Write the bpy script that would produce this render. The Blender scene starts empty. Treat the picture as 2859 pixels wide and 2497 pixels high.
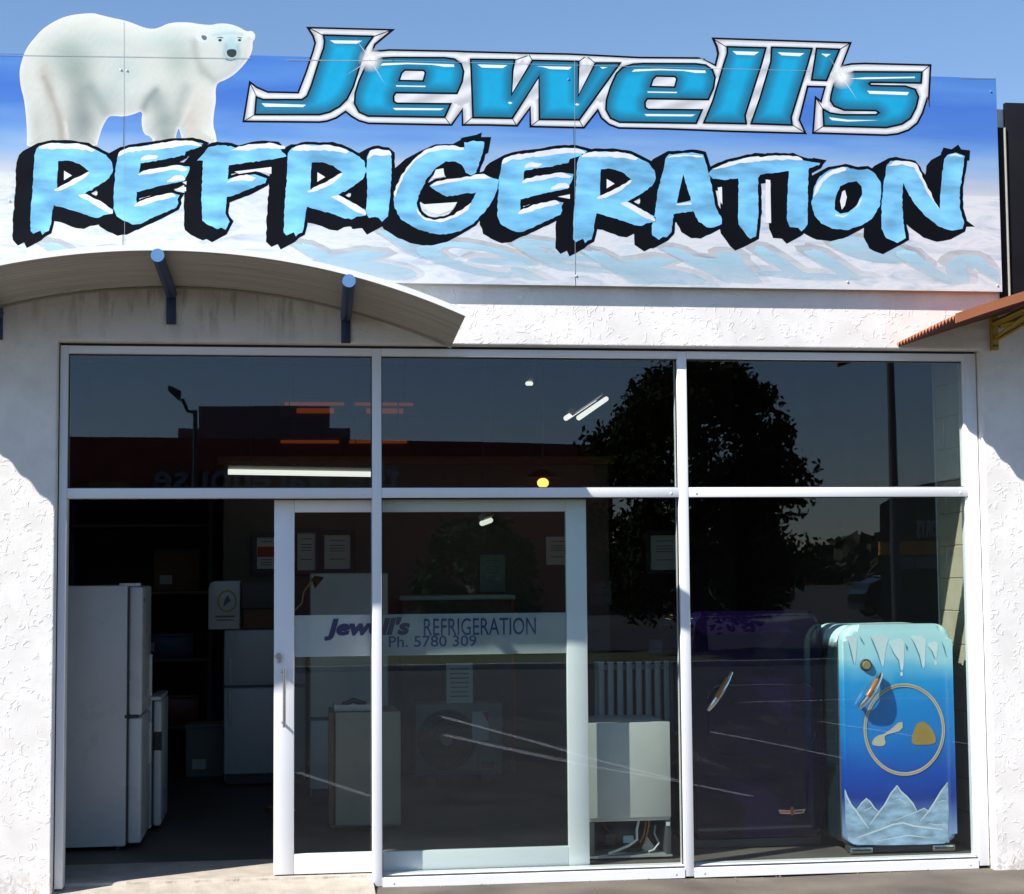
import bpy, bmesh, math, random
import numpy as np
from mathutils import Vector, Matrix
from mathutils.geometry import delaunay_2d_cdt
random.seed(7); rng = np.random.default_rng(7)
scene = bpy.context.scene
C = scene.collection

# ------------------------------------------------------------------ camera
W_, H_, F_ = 2859.0, 2497.0, 4700.0
RIGHT = np.array([0.99136069, -0.13092177, -0.00796693])
UP = np.array([-0.00177533, -0.07412821, 0.99724714])
FWD = np.array([0.13115193, 0.98861747, 0.07372022])
CAM = np.array([0.0, -9.2, 1.629])
cd = bpy.data.cameras.new('camera'); cam = bpy.data.objects.new('camera', cd); C.objects.link(cam)
m = Matrix.Identity(4)
for i in range(3):
    m[i][0] = RIGHT[i]; m[i][1] = UP[i]; m[i][2] = -FWD[i]; m[i][3] = CAM[i]
cam.matrix_world = m
cd.sensor_width = 36.0; cd.lens = F_ / W_ * 36.0; cd.clip_start = 0.1; cd.clip_end = 3000.0
scene.camera = cam

# ------------------------------------------------------------------ sky, sun, exposure
SUN_TO = Vector((-1.95, -1.0, 2.1)).normalized()          # towards the sun
SUN_EL = math.asin(SUN_TO.z); SUN_AZ = math.atan2(SUN_TO.x, SUN_TO.y)
world = bpy.data.worlds.new('World'); scene.world = world; world.use_nodes = True
wn = world.node_tree.nodes; wl = world.node_tree.links
sky = wn.new('ShaderNodeTexSky'); sky.sky_type = 'NISHITA'; sky.sun_disc = False
sky.sun_elevation = SUN_EL; sky.sun_rotation = SUN_AZ
sky.air_density = 1.0; sky.dust_density = 0.15; sky.ozone_density = 4.5; sky.altitude = 50
wl.new(sky.outputs[0], wn['Background'].inputs[0]); wn['Background'].inputs[1].default_value = 0.090
sd = bpy.data.lights.new('sun', 'SUN'); sd.energy = 5.0; sd.angle = math.radians(0.53); sd.color = (1.0, 0.955, 0.89)
sun = bpy.data.objects.new('sun', sd); C.objects.link(sun)
sun.rotation_euler = (-SUN_TO).to_track_quat('-Z', 'Y').to_euler(); sun.location = (-20, -12, 22)
vs = scene.view_settings; vs.view_transform = 'Standard'; vs.look = 'None'; vs.gamma = 1.0; vs.use_curve_mapping = False
vs.exposure = 0.86
scene.cycles.max_bounces = 6; scene.cycles.transparent_max_bounces = 14; scene.cycles.glossy_bounces = 3
scene.cycles.caustics_reflective = False; scene.cycles.caustics_refractive = False
scene.cycles.sample_clamp_indirect = 6.0

# ------------------------------------------------------------------ measuring helpers (photo pixel -> metres on a known plane)
def _ray(px, py): return FWD + (px - W_/2)/F_*RIGHT - (py - H_/2)/F_*UP
def at(px, py, Y):
    v = _ray(px, py); t = (Y - CAM[1])/v[1]; p = CAM + t*v
    return float(p[0]), float(p[2])
S_ = 2859.0/2052.0
def dd(x, y, Y): return at(x*S_, y*S_, Y)
def gz(x, y, z=0.0):
    v = _ray(x*S_, y*S_); t = (z - CAM[2])/v[2]; p = CAM + t*v
    return float(p[0]), float(p[1])

# ------------------------------------------------------------------ materials
def lin(c):
    return tuple((v/255.0/12.92 if v/255.0 <= 0.04045 else ((v/255.0+0.055)/1.055)**2.4) for v in c)
_mats = {}
def mat(name, rgb, rough=0.5, metal=0.0, var=0.08, vscale=6.0, bump=0.0, bscale=80.0, spec=0.5, coat=0.0, linear=False, stretch=None):
    if name in _mats: return _mats[name]
    M = bpy.data.materials.new(name); M.use_nodes = True; n = M.node_tree.nodes; l = M.node_tree.links
    b = n['Principled BSDF']; col = rgb if linear else lin(rgb)
    b.inputs['Roughness'].default_value = rough; b.inputs['Metallic'].default_value = metal
    b.inputs['Specular IOR Level'].default_value = spec; b.inputs['Coat Weight'].default_value = coat
    tc = n.new('ShaderNodeTexCoord'); mp = n.new('ShaderNodeMapping'); l.new(tc.outputs['Object'], mp.inputs[0])
    if stretch: mp.inputs['Scale'].default_value = stretch
    no = n.new('ShaderNodeTexNoise'); no.inputs['Scale'].default_value = vscale; no.inputs['Detail'].default_value = 6; l.new(mp.outputs[0], no.inputs[0])
    rp = n.new('ShaderNodeValToRGB'); e = rp.color_ramp.elements
    e[0].position = 0.3; e[1].position = 0.7
    e[0].color = tuple(min(1, c*(1-var)) for c in col)+(1,); e[1].color = tuple(min(1, c*(1+var)) for c in col)+(1,)
    l.new(no.outputs[0], rp.inputs[0]); l.new(rp.outputs[0], b.inputs['Base Color'])
    mr = n.new('ShaderNodeMapRange'); mr.inputs[3].default_value = max(0.02, rough*0.85); mr.inputs[4].default_value = min(1, rough*1.2)
    l.new(no.outputs[0], mr.inputs[0]); l.new(mr.outputs[0], b.inputs['Roughness'])
    if bump > 0:
        n2 = n.new('ShaderNodeTexNoise'); n2.inputs['Scale'].default_value = bscale; n2.inputs['Detail'].default_value = 4; l.new(mp.outputs[0], n2.inputs[0])
        bp = n.new('ShaderNodeBump'); bp.inputs['Strength'].default_value = bump; bp.inputs['Distance'].default_value = 0.01
        l.new(n2.outputs[0], bp.inputs['Height']); l.new(bp.outputs[0], b.inputs['Normal'])
    _mats[name] = M; return M
def emat(name, rgb, strength):
    if name in _mats: return _mats[name]
    M = bpy.data.materials.new(name); M.use_nodes = True; b = M.node_tree.nodes['Principled BSDF']
    b.inputs['Base Color'].default_value = lin(rgb)+(1,); b.inputs['Emission Color'].default_value = lin(rgb)+(1,); b.inputs['Emission Strength'].default_value = strength
    _mats[name] = M; return M
def attr_mat(name, rough=0.45, noise=0.06, nscale=40.0, stretch=None, bump=0.0):
    if name in _mats: return _mats[name]
    M = bpy.data.materials.new(name); M.use_nodes = True; n = M.node_tree.nodes; l = M.node_tree.links; b = n['Principled BSDF']
    b.inputs['Roughness'].default_value = rough; b.inputs['Specular IOR Level'].default_value = 0.3
    a = n.new('ShaderNodeAttribute'); a.attribute_name = 'Col'
    tc = n.new('ShaderNodeTexCoord'); mp = n.new('ShaderNodeMapping'); l.new(tc.outputs['Object'], mp.inputs[0])
    if stretch: mp.inputs['Scale'].default_value = stretch
    no = n.new('ShaderNodeTexNoise'); no.inputs['Scale'].default_value = nscale; no.inputs['Detail'].default_value = 5; l.new(mp.outputs[0], no.inputs[0])
    mr = n.new('ShaderNodeMapRange'); mr.inputs[1].default_value = 0.3; mr.inputs[2].default_value = 0.7; mr.inputs[3].default_value = 1-noise; mr.inputs[4].default_value = 1+noise; l.new(no.outputs[0], mr.inputs[0])
    vm = n.new('ShaderNodeVectorMath'); vm.operation = 'SCALE'; l.new(a.outputs['Color'], vm.inputs[0]); l.new(mr.outputs[0], vm.inputs['Scale'])
    l.new(vm.outputs[0], b.inputs['Base Color'])
    _mats[name] = M; return M

def glass_mat():
    M = bpy.data.materials.new('window_glass'); M.use_nodes = True; n = M.node_tree.nodes; l = M.node_tree.links
    for x in list(n): n.remove(x)
    o = n.new('ShaderNodeOutputMaterial'); mx = n.new('ShaderNodeMixShader'); tr = n.new('ShaderNodeBsdfTransparent'); gl = n.new('ShaderNodeBsdfGlossy')
    tr.inputs[0].default_value = (0.93, 0.965, 0.945, 1); gl.inputs['Roughness'].default_value = 0.0; gl.inputs[0].default_value = (0.80, 0.83, 1.0, 1)
    lw = n.new('ShaderNodeLayerWeight'); lw.inputs[0].default_value = 0.5
    # Schlick reflectance, the same from either side of the sheet
    tc = n.new('ShaderNodeTexCoord'); no = n.new('ShaderNodeTexNoise'); no.inputs['Scale'].default_value = 1.1; no.inputs['Detail'].default_value = 1
    l.new(tc.outputs['Object'], no.inputs[0]); bp = n.new('ShaderNodeBump'); bp.inputs['Strength'].default_value = 0.02; bp.inputs['Distance'].default_value = 0.02
    l.new(no.outputs[0], bp.inputs['Height']); l.new(bp.outputs[0], gl.inputs['Normal'])
    pw = n.new('ShaderNodeMath'); pw.operation = 'POWER'; pw.inputs[1].default_value = 5.0; l.new(lw.outputs['Facing'], pw.inputs[0])
    ml = n.new('ShaderNodeMath'); ml.operation = 'MULTIPLY_ADD'; ml.inputs[1].default_value = 0.95; ml.inputs[2].default_value = 0.037; l.new(pw.outputs[0], ml.inputs[0])
    l.new(ml.outputs[0], mx.inputs[0]); l.new(tr.outputs[0], mx.inputs[1]); l.new(gl.outputs[0], mx.inputs[2]); l.new(mx.outputs[0], o.inputs[0])
    return M
GLASS = glass_mat()

def stucco_mat(name, stains=True):
    M = bpy.data.materials.new(name); M.use_nodes = True; n = M.node_tree.nodes; l = M.node_tree.links; b = n['Principled BSDF']
    b.inputs['Roughness'].default_value = 0.72; b.inputs['Specular IOR Level'].default_value = 0.3
    tc = n.new('ShaderNodeTexCoord')
    # trowelled splatter: threshold a warped noise so that isolated worms and blobs stand proud
    def tex(scale, detail, dist, off):
        mp = n.new('ShaderNodeMapping'); mp.inputs['Location'].default_value = off; l.new(tc.outputs['Object'], mp.inputs[0])
        t = n.new('ShaderNodeTexNoise'); t.inputs['Scale'].default_value = scale; t.inputs['Detail'].default_value = detail; t.inputs['Distortion'].default_value = dist; l.new(mp.outputs[0], t.inputs[0]); return t
    def ramp(src, a, bb):
        r = n.new('ShaderNodeMapRange'); r.interpolation_type = 'SMOOTHSTEP'; r.inputs[1].default_value = a; r.inputs[2].default_value = bb; l.new(src, r.inputs[0]); return r
    def mth(op, a, c):
        x = n.new('ShaderNodeMath'); x.operation = op
        for i, v in enumerate((a, c)):
            if isinstance(v, (int, float)): x.inputs[i].default_value = v
            else: l.new(v, x.inputs[i])
        return x.outputs[0]
    t1 = tex(22.0, 0.5, 0.6, (0, 0, 0)); t2 = tex(5.0, 2.0, 0.6, (5, 3, 1)); t3 = tex(42.0, 2.0, 0.6, (2, 7, 3)); t5 = tex(20.0, 1.0, 0.4, (9, 1, 4)); t4 = tex(140.0, 3, 0, (0, 0, 0))
    # worms: narrow band around an iso-level of t1, where t2 is high
    ab = mth('ABSOLUTE', mth('SUBTRACT', t1.outputs[0], 0.5), 0.0)
    worm = ramp(ab, 0.075, 0.015).outputs[0]
    worm = mth('MULTIPLY', worm, ramp(t5.outputs[0], 0.50, 0.60).outputs[0])
    blob = mth('MULTIPLY', ramp(t3.outputs[0], 0.60, 0.72).outputs[0], ramp(t2.outputs[0], 0.42, 0.56).outputs[0])
    h = mth('ADD', mth('ADD', worm, mth('MULTIPLY', blob, 0.8)), mth('MULTIPLY', t4.outputs[0], 0.25))
    h = mth('ADD', h, mth('MULTIPLY', t2.outputs[0], 0.5))
    bp = n.new('ShaderNodeBump'); bp.inputs['Strength'].default_value = 1.0; bp.inputs['Distance'].default_value = 0.0011
    l.new(h, bp.inputs['Height']); l.new(bp.outputs[0], b.inputs['Normal'])
    base = n.new('ShaderNodeValToRGB'); base.color_ramp.elements[0].color = (0.74, 0.71, 0.68, 1); base.color_ramp.elements[1].color = (0.86, 0.83, 0.80, 1)
    base.color_ramp.elements[0].position = 0.3; base.color_ramp.elements[1].position = 0.65
    l.new(t2.outputs[0], base.inputs[0]); out = base.outputs[0]
    if stains:
        sx = n.new('ShaderNodeSeparateXYZ'); l.new(tc.outputs['Object'], sx.inputs[0])
        mp = n.new('ShaderNodeMapping'); mp.inputs['Scale'].default_value = (11, 1, 1.6); l.new(tc.outputs['Object'], mp.inputs[0])
        st = n.new('ShaderNodeTexNoise'); st.inputs['Scale'].default_value = 1.0; st.inputs['Detail'].default_value = 7; st.inputs['Roughness'].default_value = 0.65; l.new(mp.outputs[0], st.inputs[0])
        s = ramp(st.outputs[0], 0.44, 0.66).outputs[0]
        # rain-wash mould: runs down from where the old sheet meets the plaster, a band about 0.3 m deep and 1.9 m wide
        band = mth('MULTIPLY', ramp(sx.outputs[2], 2.80, 3.16).outputs[0], mth('MULTIPLY', ramp(sx.outputs[0], -1.7, -1.0).outputs[0], ramp(sx.outputs[0], 0.75, 0.25).outputs[0]))
        s = mth('MULTIPLY', mth('MULTIPLY', s, band), 0.75)
        s2 = mth('MULTIPLY', mth('MULTIPLY', ramp(t2.outputs[0], 0.35, 0.7).outputs[0], band), 0.35)
        s = mth('MAXIMUM', s, s2)
        mx = n.new('ShaderNodeMix'); mx.data_type = 'RGBA'; mx.inputs[7].default_value = (0.21, 0.18, 0.13, 1); l.new(out, mx.inputs[6]); l.new(s, mx.inputs[0]); out = mx.outputs[2]
        # splash dirt at the foot of the wall and a few faint runs
        ft = mth('MULTIPLY', ramp(sx.outputs[2], 0.16, -0.05).outputs[0], ramp(t3.outputs[0], 0.40, 0.62).outputs[0])
        mx2 = n.new('ShaderNodeMix'); mx2.data_type = 'RGBA'; mx2.inputs[7].default_value = (0.42, 0.37, 0.31, 1); l.new(out, mx2.inputs[6]); l.new(mth('MULTIPLY', ft, 0.6), mx2.inputs[0]); out = mx2.outputs[2]
    l.new(out, b.inputs['Base Color'])
    return M
STUCCO = stucco_mat('stucco_white')

# ------------------------------------------------------------------ object helpers
def link(name, me, material, parent=None):
    o = bpy.data.objects.new(name, me); C.objects.link(o)
    if material is not None and not me.materials: me.materials.append(material)
    if parent is not None:
        o.parent = parent
        pm = parent; mw = Matrix.Identity(4); chain = []
        while pm is not None: chain.append(pm); pm = pm.parent
        for q in reversed(chain): mw = mw @ q.matrix_parent_inverse @ q.matrix_basis
        o.matrix_parent_inverse = mw.inverted()
    return o
def tag(o, label, cat, group=None):
    o['label'] = label; o['category'] = cat
    if group: o['group'] = group
    return o
def struct(o): o['kind'] = 'structure'; return o
def thing(name, label, cat, loc=(0, 0, 0), group=None):
    o = bpy.data.objects.new(name, None); C.objects.link(o); o.location = loc; o.empty_display_size = 0.1
    return tag(o, label, cat, group)
def me_from(bm, name, smooth=False):
    bmesh.ops.recalc_face_normals(bm, faces=bm.faces)
    me = bpy.data.meshes.new(name); bm.to_mesh(me); bm.free()
    if smooth:
        me.polygons.foreach_set('use_smooth', [True]*len(me.polygons))
    return me
def addbox(bm, x0, x1, y0, y1, z0, z1):
    vs_ = [bm.verts.new((x, y, z)) for z in (z0, z1) for y in (y0, y1) for x in (x0, x1)]
    for f in ((0, 1, 3, 2), (4, 6, 7, 5), (0, 4, 5, 1), (2, 3, 7, 6), (0, 2, 6, 4), (1, 5, 7, 3)): bm.faces.new([vs_[i] for i in f])
    return vs_
def box(name, x0, x1, y0, y1, z0, z1, material, parent=None, bev=0.0, seg=2):
    bm = bmesh.new(); addbox(bm, min(x0, x1), max(x0, x1), min(y0, y1), max(y0, y1), min(z0, z1), max(z0, z1))
    if bev > 0: bmesh.ops.bevel(bm, geom=list(bm.edges), offset=bev, segments=seg, affect='EDGES', profile=0.5)
    me = me_from(bm, name, False)
    o = link(name, me, material, parent)
    if bev > 0:
        for p in me.polygons: p.use_smooth = True
        try: me.set_sharp_from_angle(angle=math.radians(35))
        except Exception: pass
    return o
def boxes(name, lst, material, parent=None):
    bm = bmesh.new()
    for b in lst: addbox(bm, *b)
    return link(name, me_from(bm, name), material, parent)
def prism(name, pts, y0, y1, material, parent=None, bev=0.0, seg=3, smooth=True):
    """outline in (x,z), given depth y0..y1"""
    bm = bmesh.new(); a = [bm.verts.new((x, y0, z)) for x, z in pts]; b = [bm.verts.new((x, y1, z)) for x, z in pts]
    f0 = bm.faces.new(a); f1 = bm.faces.new(b[::-1]); k = len(pts)
    for i in range(k): bm.faces.new((a[i], b[i], b[(i+1) % k], a[(i+1) % k]))
    if bev > 0:
        es = list(f0.edges)
        bmesh.ops.bevel(bm, geom=es, offset=bev, segments=seg, affect='EDGES', profile=0.5)
    me = me_from(bm, name)
    o = link(name, me, material, parent)
    if smooth:
        for p in me.polygons: p.use_smooth = True
        try: me.set_sharp_from_angle(angle=math.radians(40))
        except Exception: pass
    return o
def addtube(bm, path, r, n=8, cap=True):
    rings = []; k = len(path)
    for i, p in enumerate(path):
        p = Vector(p); d = (Vector(path[min(i+1, k-1)]) - Vector(path[max(i-1, 0)])).normalized()
        u = d.cross(Vector((0, 0, 1)));
        if u.length < 1e-3: u = d.cross(Vector((0, 1, 0)))
        u.normalize(); v = d.cross(u); rr = r[i] if isinstance(r, (list, tuple)) else r
        rings.append([bm.verts.new(p + rr*(math.cos(2*math.pi*j/n)*u + math.sin(2*math.pi*j/n)*v)) for j in range(n)])
    for a, b in zip(rings, rings[1:]):
        for j in range(n): bm.faces.new((a[j], a[(j+1) % n], b[(j+1) % n], b[j]))
    if cap: bm.faces.new(rings[0][::-1]); bm.faces.new(rings[-1])
def tube(name, path, r, material, parent=None, n=10):
    bm = bmesh.new(); addtube(bm, path, r, n); o = link(name, me_from(bm, name), material, parent)
    for p in o.data.polygons: p.use_smooth = True
    try: o.data.set_sharp_from_angle(angle=math.radians(50))
    except Exception: pass
    return o
def pip(P, poly):
    x, y = P[:, 0], P[:, 1]; r = np.zeros(len(P), bool); q = np.asarray(poly); n = len(q)
    for i in range(n):
        x0, y0 = q[i]; x1, y1 = q[(i+1) % n]
        if y0 == y1: continue
        c = ((y0 > y) != (y1 > y)) & (x < (x1-x0)*(y-y0)/(y1-y0)+x0); r ^= c
    return r
def segdist(P, poly):
    q = np.asarray(poly, float); best = np.full(len(P), 1e9)
    for i in range(len(q)):
        a = q[i]; b = q[(i+1) % len(q)]; d = b-a; L = (d*d).sum()+1e-12
        t = np.clip(((P-a)@d)/L, 0, 1); best = np.minimum(best, np.hypot(*(P-a-t[:, None]*d).T))
    return best
def offset(poly, r):
    """grow (r>0) or shrink a polygon by mitred edge offset"""
    q = np.asarray(poly, float); n = len(q); A = 0.5*sum(q[i][0]*q[(i+1) % n][1]-q[(i+1) % n][0]*q[i][1] for i in range(n))
    s = 1 if A > 0 else -1; out = []
    for i in range(n):
        a, b, c = q[i-1], q[i], q[(i+1) % n]
        d1 = (b-a)/(np.hypot(*(b-a))+1e-9); d2 = (c-b)/(np.hypot(*(c-b))+1e-9)
        n1 = s*np.array([d1[1], -d1[0]]); n2 = s*np.array([d2[1], -d2[0]]); nb = n1+n2; L = (nb*nb).sum()
        k = 2/L if L > 0.5 else 2/0.5
        out.append(b+r*nb*k)
    return [tuple(p) for p in out]
def smooth_poly(poly, it=1):
    q = [np.array(p, float) for p in poly]
    for _ in range(it):
        o = []
        for i in range(len(q)):
            a, b = q[i], q[(i+1) % len(q)]; o += [0.75*a+0.25*b, 0.25*a+0.75*b]
        q = o
    return [tuple(p) for p in q]
def rough_poly(poly, amp, step, seed=0):
    r = np.random.default_rng(seed); q = [np.array(p, float) for p in poly]; o = []
    for i in range(len(q)):
        a, b = q[i], q[(i+1) % len(q)]; L = np.hypot(*(b-a)); k = max(1, int(L/step)); nrm = np.array([b[1]-a[1], a[0]-b[0]])/(L+1e-9)
        for j in range(k): o.append(a+(b-a)*j/k+nrm*r.normal(0, amp)*(1 if j else 0.3))
    return [tuple(p) for p in o]
def fill2d(outer, holes=(), step=None):
    """triangulate a px outline (with holes); returns px points and triangles"""
    V = []; E = []
    for lp in [outer]+list(holes):
        k = len(V); n = len(lp); V += [tuple(p) for p in lp]; E += [(k+i, k+(i+1) % n) for i in range(n)]
    if step:
        q = np.array(outer); gx, gy = np.meshgrid(np.arange(q[:, 0].min(), q[:, 0].max(), step), np.arange(q[:, 1].min(), q[:, 1].max(), step))
        G = np.stack([gx.ravel(), gy.ravel()], 1); ins = pip(G, outer)
        for h in holes: ins &= ~pip(G, h)
        G = G[ins]; G = G[segdist(G, outer) > step*0.35]
        V += [tuple(p) for p in G]
    r = delaunay_2d_cdt([Vector((float(a), float(b))) for a, b in V], E, [], 0, 1e-4)
    P = np.array([(v.x, v.y) for v in r[0]]); T = np.array([list(f) for f in r[2]], int)
    c = P[T].mean(1); ins = pip(c, outer)
    for h in holes: ins &= ~pip(c, h)
    return P, T[ins]
def sheet(name, P, T, Y, material, parent=None, cols=None):
    """flat print on the plane Y from photo-pixel triangles"""
    X = np.array([at(a, b, Y) for a, b in P])
    # orient towards -Y
    me = bpy.data.meshes.new(name)
    a = X[T[:, 0]]; b = X[T[:, 1]]; c = X[T[:, 2]]; cr = (b-a)[:, 0]*(c-a)[:, 1]-(b-a)[:, 1]*(c-a)[:, 0]
    T = T.copy(); fl = cr < 0; T[fl] = T[fl][:, ::-1]
    me.from_pydata([(x, Y, z) for x, z in X], [], [tuple(int(i) for i in t) for t in T])
    if cols is not None:
        at_ = me.color_attributes.new('Col', 'FLOAT_COLOR', 'POINT')
        cc = np.concatenate([cols, np.ones((len(cols), 1))], 1).astype(np.float32); at_.data.foreach_set('color', cc.ravel())
    return link(name, me, material, parent)
def flat(name, poly, Y, material, parent=None, holes=()):
    P, T = fill2d(poly, holes); return sheet(name, P, T, Y, material, parent)
def srgb_lin(a):
    a = np.asarray(a, float)/255.0; return np.where(a <= 0.04045, a/12.92, ((a+0.055)/1.055)**2.4)
def poly_slab(name, outer, y0, y1, material, parent=None, holes=()):
    """px outline turned into a slab between planes y0 (front) and y1"""
    P, T = fill2d(outer, holes); X = np.array([at(a, b, y0) for a, b in P]); n = len(X)
    a = X[T[:, 0]]; b = X[T[:, 1]]; c = X[T[:, 2]]; cr = (b-a)[:, 0]*(c-a)[:, 1]-(b-a)[:, 1]*(c-a)[:, 0]; T = T.copy(); fl = cr < 0; T[fl] = T[fl][:, ::-1]
    V = [(x, y0, z) for x, z in X]+[(x, y1, z) for x, z in X]; Fs = [tuple(int(i) for i in t) for t in T]+[tuple(int(i)+n for i in t[::-1]) for t in T]
    ec = {}
    for t in T:
        for i in range(3):
            e = (int(t[i]), int(t[(i+1) % 3])); ec[e] = 1
    for (i, j) in ec:
        if (j, i) not in ec: Fs.append((i, i+n, j+n, j))
    me = bpy.data.meshes.new(name); me.from_pydata(V, [], Fs); return link(name, me, material, parent)
def text(name, body, size, loc, rot, material, parent=None, ext=0.004, align='CENTER', sx=1.0, shear=0.0, font_bold=0.0):
    cu = bpy.data.curves.new(name+'_c', 'FONT'); cu.body = body; cu.size = size; cu.extrude = ext; cu.align_x = align; cu.shear = shear; cu.offset = font_bold; cu.resolution_u = 3
    t = bpy.data.objects.new(name+'_t', cu); C.objects.link(t)
    bpy.context.view_layer.update(); dg = bpy.context.evaluated_depsgraph_get()
    me = bpy.data.meshes.new_from_object(t.evaluated_get(dg)); bpy.data.objects.remove(t); bpy.data.curves.remove(cu)
    me.name = name; me.materials.clear()
    M = Matrix.Translation(Vector(loc)) @ rot @ Matrix.Diagonal((sx, 1, 1, 1)); me.transform(M)
    return link(name, me, material, parent)
ROT_FRONT = Matrix.Rotation(math.radians(90), 4, 'X')      # text readable from -Y side
ROT_BACK = Matrix.Rotation(math.radians(180), 4, 'Z') @ ROT_FRONT   # readable from +Y side

# ================================================================== SETTING: ground
WALL = -0.06                      # front of the plaster; shopfront frame front is Y = 0
GZ = -0.062                       # asphalt level
asphalt = mat('asphalt', (0.080, 0.069, 0.057), rough=0.85, var=0.35, vscale=3.0, bump=0.9, bscale=160, linear=True)
concrete = mat('concrete_step', (0.40, 0.355, 0.30), rough=0.8, var=0.16, vscale=9.0, bump=0.5, bscale=120, linear=True)
white_line = mat('road_paint', (0.62, 0.58, 0.54), rough=0.7, var=0.2, vscale=20, linear=True)
grass_m = mat('verge_grass', (0.075, 0.085, 0.02), rough=0.9, var=0.4, vscale=8, linear=True)
def groundsheet(name, pts, z, material):
    me = bpy.data.meshes.new(name); me.from_pydata([(x, y, z) for x, y in pts], [], [tuple(range(len(pts)))]); return link(name, me, material)
g = struct(groundsheet('ground', [(-900, -900), (900, -900), (900, 900), (-900, 900)], GZ-0.02, mat('far_ground', (0.045, 0.043, 0.038), rough=0.9, var=0.2, vscale=0.3, linear=True)))
# car park: gently uneven asphalt sheet
def paving(name, ys, material):
    xs = np.linspace(-26, 30, 120); V = []; Fs = []
    for j, y in enumerate(ys):
        for i, x in enumerate(xs):
            V.append((x, y, GZ+0.006*math.sin(x*1.7+y*0.9)+0.004*math.sin(x*4.1-y*2.3)-max(0, (-y-0.3))*0.0025))
    n = len(xs)
    for j in range(len(ys)-1):
        for i in range(n-1): Fs.append((j*n+i, j*n+i+1, (j+1)*n+i+1, (j+1)*n+i))
    me = bpy.data.meshes.new(name); me.from_pydata(V, [], Fs); me.polygons.foreach_set('use_smooth', [True]*len(me.polygons))
    return link(name, me, material)
struct(paving('car_park', np.linspace(-27, -1.6, 45), asphalt))
struct(paving('footpath', np.linspace(-1.6, 0.11, 25), mat('footpath_asphalt', (0.125, 0.105, 0.084), rough=0.85, var=0.42, vscale=2.2, bump=0.9, bscale=170, linear=True)))
# painted bay lines (seen mirrored in the glass) laid on the asphalt
def stripe(a, b, w):
    (x0, y0), (x1, y1) = a, b; dx, dy = x1-x0, y1-y0; L = math.hypot(dx, dy); nx, ny = -dy/L*w/2, dx/L*w/2; k = 12; V = []; Fs = []
    for i in range(k+1):
        t = i/k; x, y = x0+dx*t, y0+dy*t
        for s in (-1, 1):
            X, Y = x+s*nx, y+s*ny
            V.append((X, Y, GZ+0.006*math.sin(X*1.7+Y*0.9)+0.004*math.sin(X*4.1-Y*2.3)-max(0, (-Y-0.3))*0.0025+0.006))
    for i in range(k): Fs.append((2*i, 2*i+1, 2*i+3, 2*i+2))
    me = bpy.data.meshes.new('bay_line'); me.from_pydata(V, [], Fs); return link('bay_line', me, white_line)
MIR = 0.05
for a, b, w in (((0.068, 5.23), (0.62, 3.61), 0.065), ((1.70, 11.2), (3.13, 4.12), 0.06), ((1.60, 8.41), (3.43, 3.15), 0.07), ((4.43, 8.35), (4.94, 5.57), 0.06), ((5.9, 9.2), (6.9, 5.2), 0.06), ((-1.4, 8.0), (-0.55, 5.0), 0.065),
                ((-14, 12.6), (18, 12.0), 0.08), ((-14, 15.2), (18, 14.2), 0.07)):
    struct(stripe((a[0], MIR-a[1]), (b[0], MIR-b[1]), w))
def verge():
    V = []; Fs = []; xs = np.linspace(-60, 60, 120); ys = np.linspace(-26.5, -20.4, 8)
    for j, y in enumerate(ys):
        for x in xs: V.append((x, y, GZ-0.06+0.12*min(1, (j if j < 4 else 7-j)/1.5)+0.02*math.sin(x*2.1+y)))
    n = len(xs)
    for j in range(7):
        for i in range(n-1): Fs.append((j*n+i, j*n+i+1, (j+1)*n+i+1, (j+1)*n+i))
    me = bpy.data.meshes.new('grass_verge'); me.from_pydata(V, [], Fs); return link('grass_verge', me, grass_m)
struct(verge())
struct(box('kerb', -60, 60, -20.3, -20.12, GZ-0.1, GZ+0.08, concrete, None, 0.01))
struct(groundsheet('road', [(-120, -40), (120, -40), (120, -26.8), (-120, -26.8)], GZ-0.012, mat('road_asphalt', (0.03, 0.029, 0.028), rough=0.85, var=0.2, vscale=2, linear=True)))

# doorway step: cast concrete with a worn nosing and a rougher apron in front
def step():
    xs = np.linspace(-1.3, 0.452, 60)
    prof = [(0.665, 0.002), (0.16, 0.0), (0.115, -0.001), (0.10, -0.006), (0.095, -0.018), (-0.12, -0.040), (-0.26, -0.058), (-0.34, -0.085)]
    V = []; Fs = []
    for i, x in enumerate(xs):
        for j, (y, z) in enumerate(prof):
            jit = 0.004*math.sin(x*37+j*1.3)+0.003*math.sin(x*91) if 1 < j else 0
            V.append((x, y+jit*(1.5 if j > 5 else 0.6), z+0.25*jit*(1 if j > 4 else 0)))
    k = len(prof)
    for i in range(len(xs)-1):
        for j in range(k-1): Fs.append((i*k+j, i*k+j+1, (i+1)*k+j+1, (i+1)*k+j))
    me = bpy.data.meshes.new('door_step'); me.from_pydata(V, [], Fs); return link('door_step', me, concrete)
struct(step())
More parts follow.
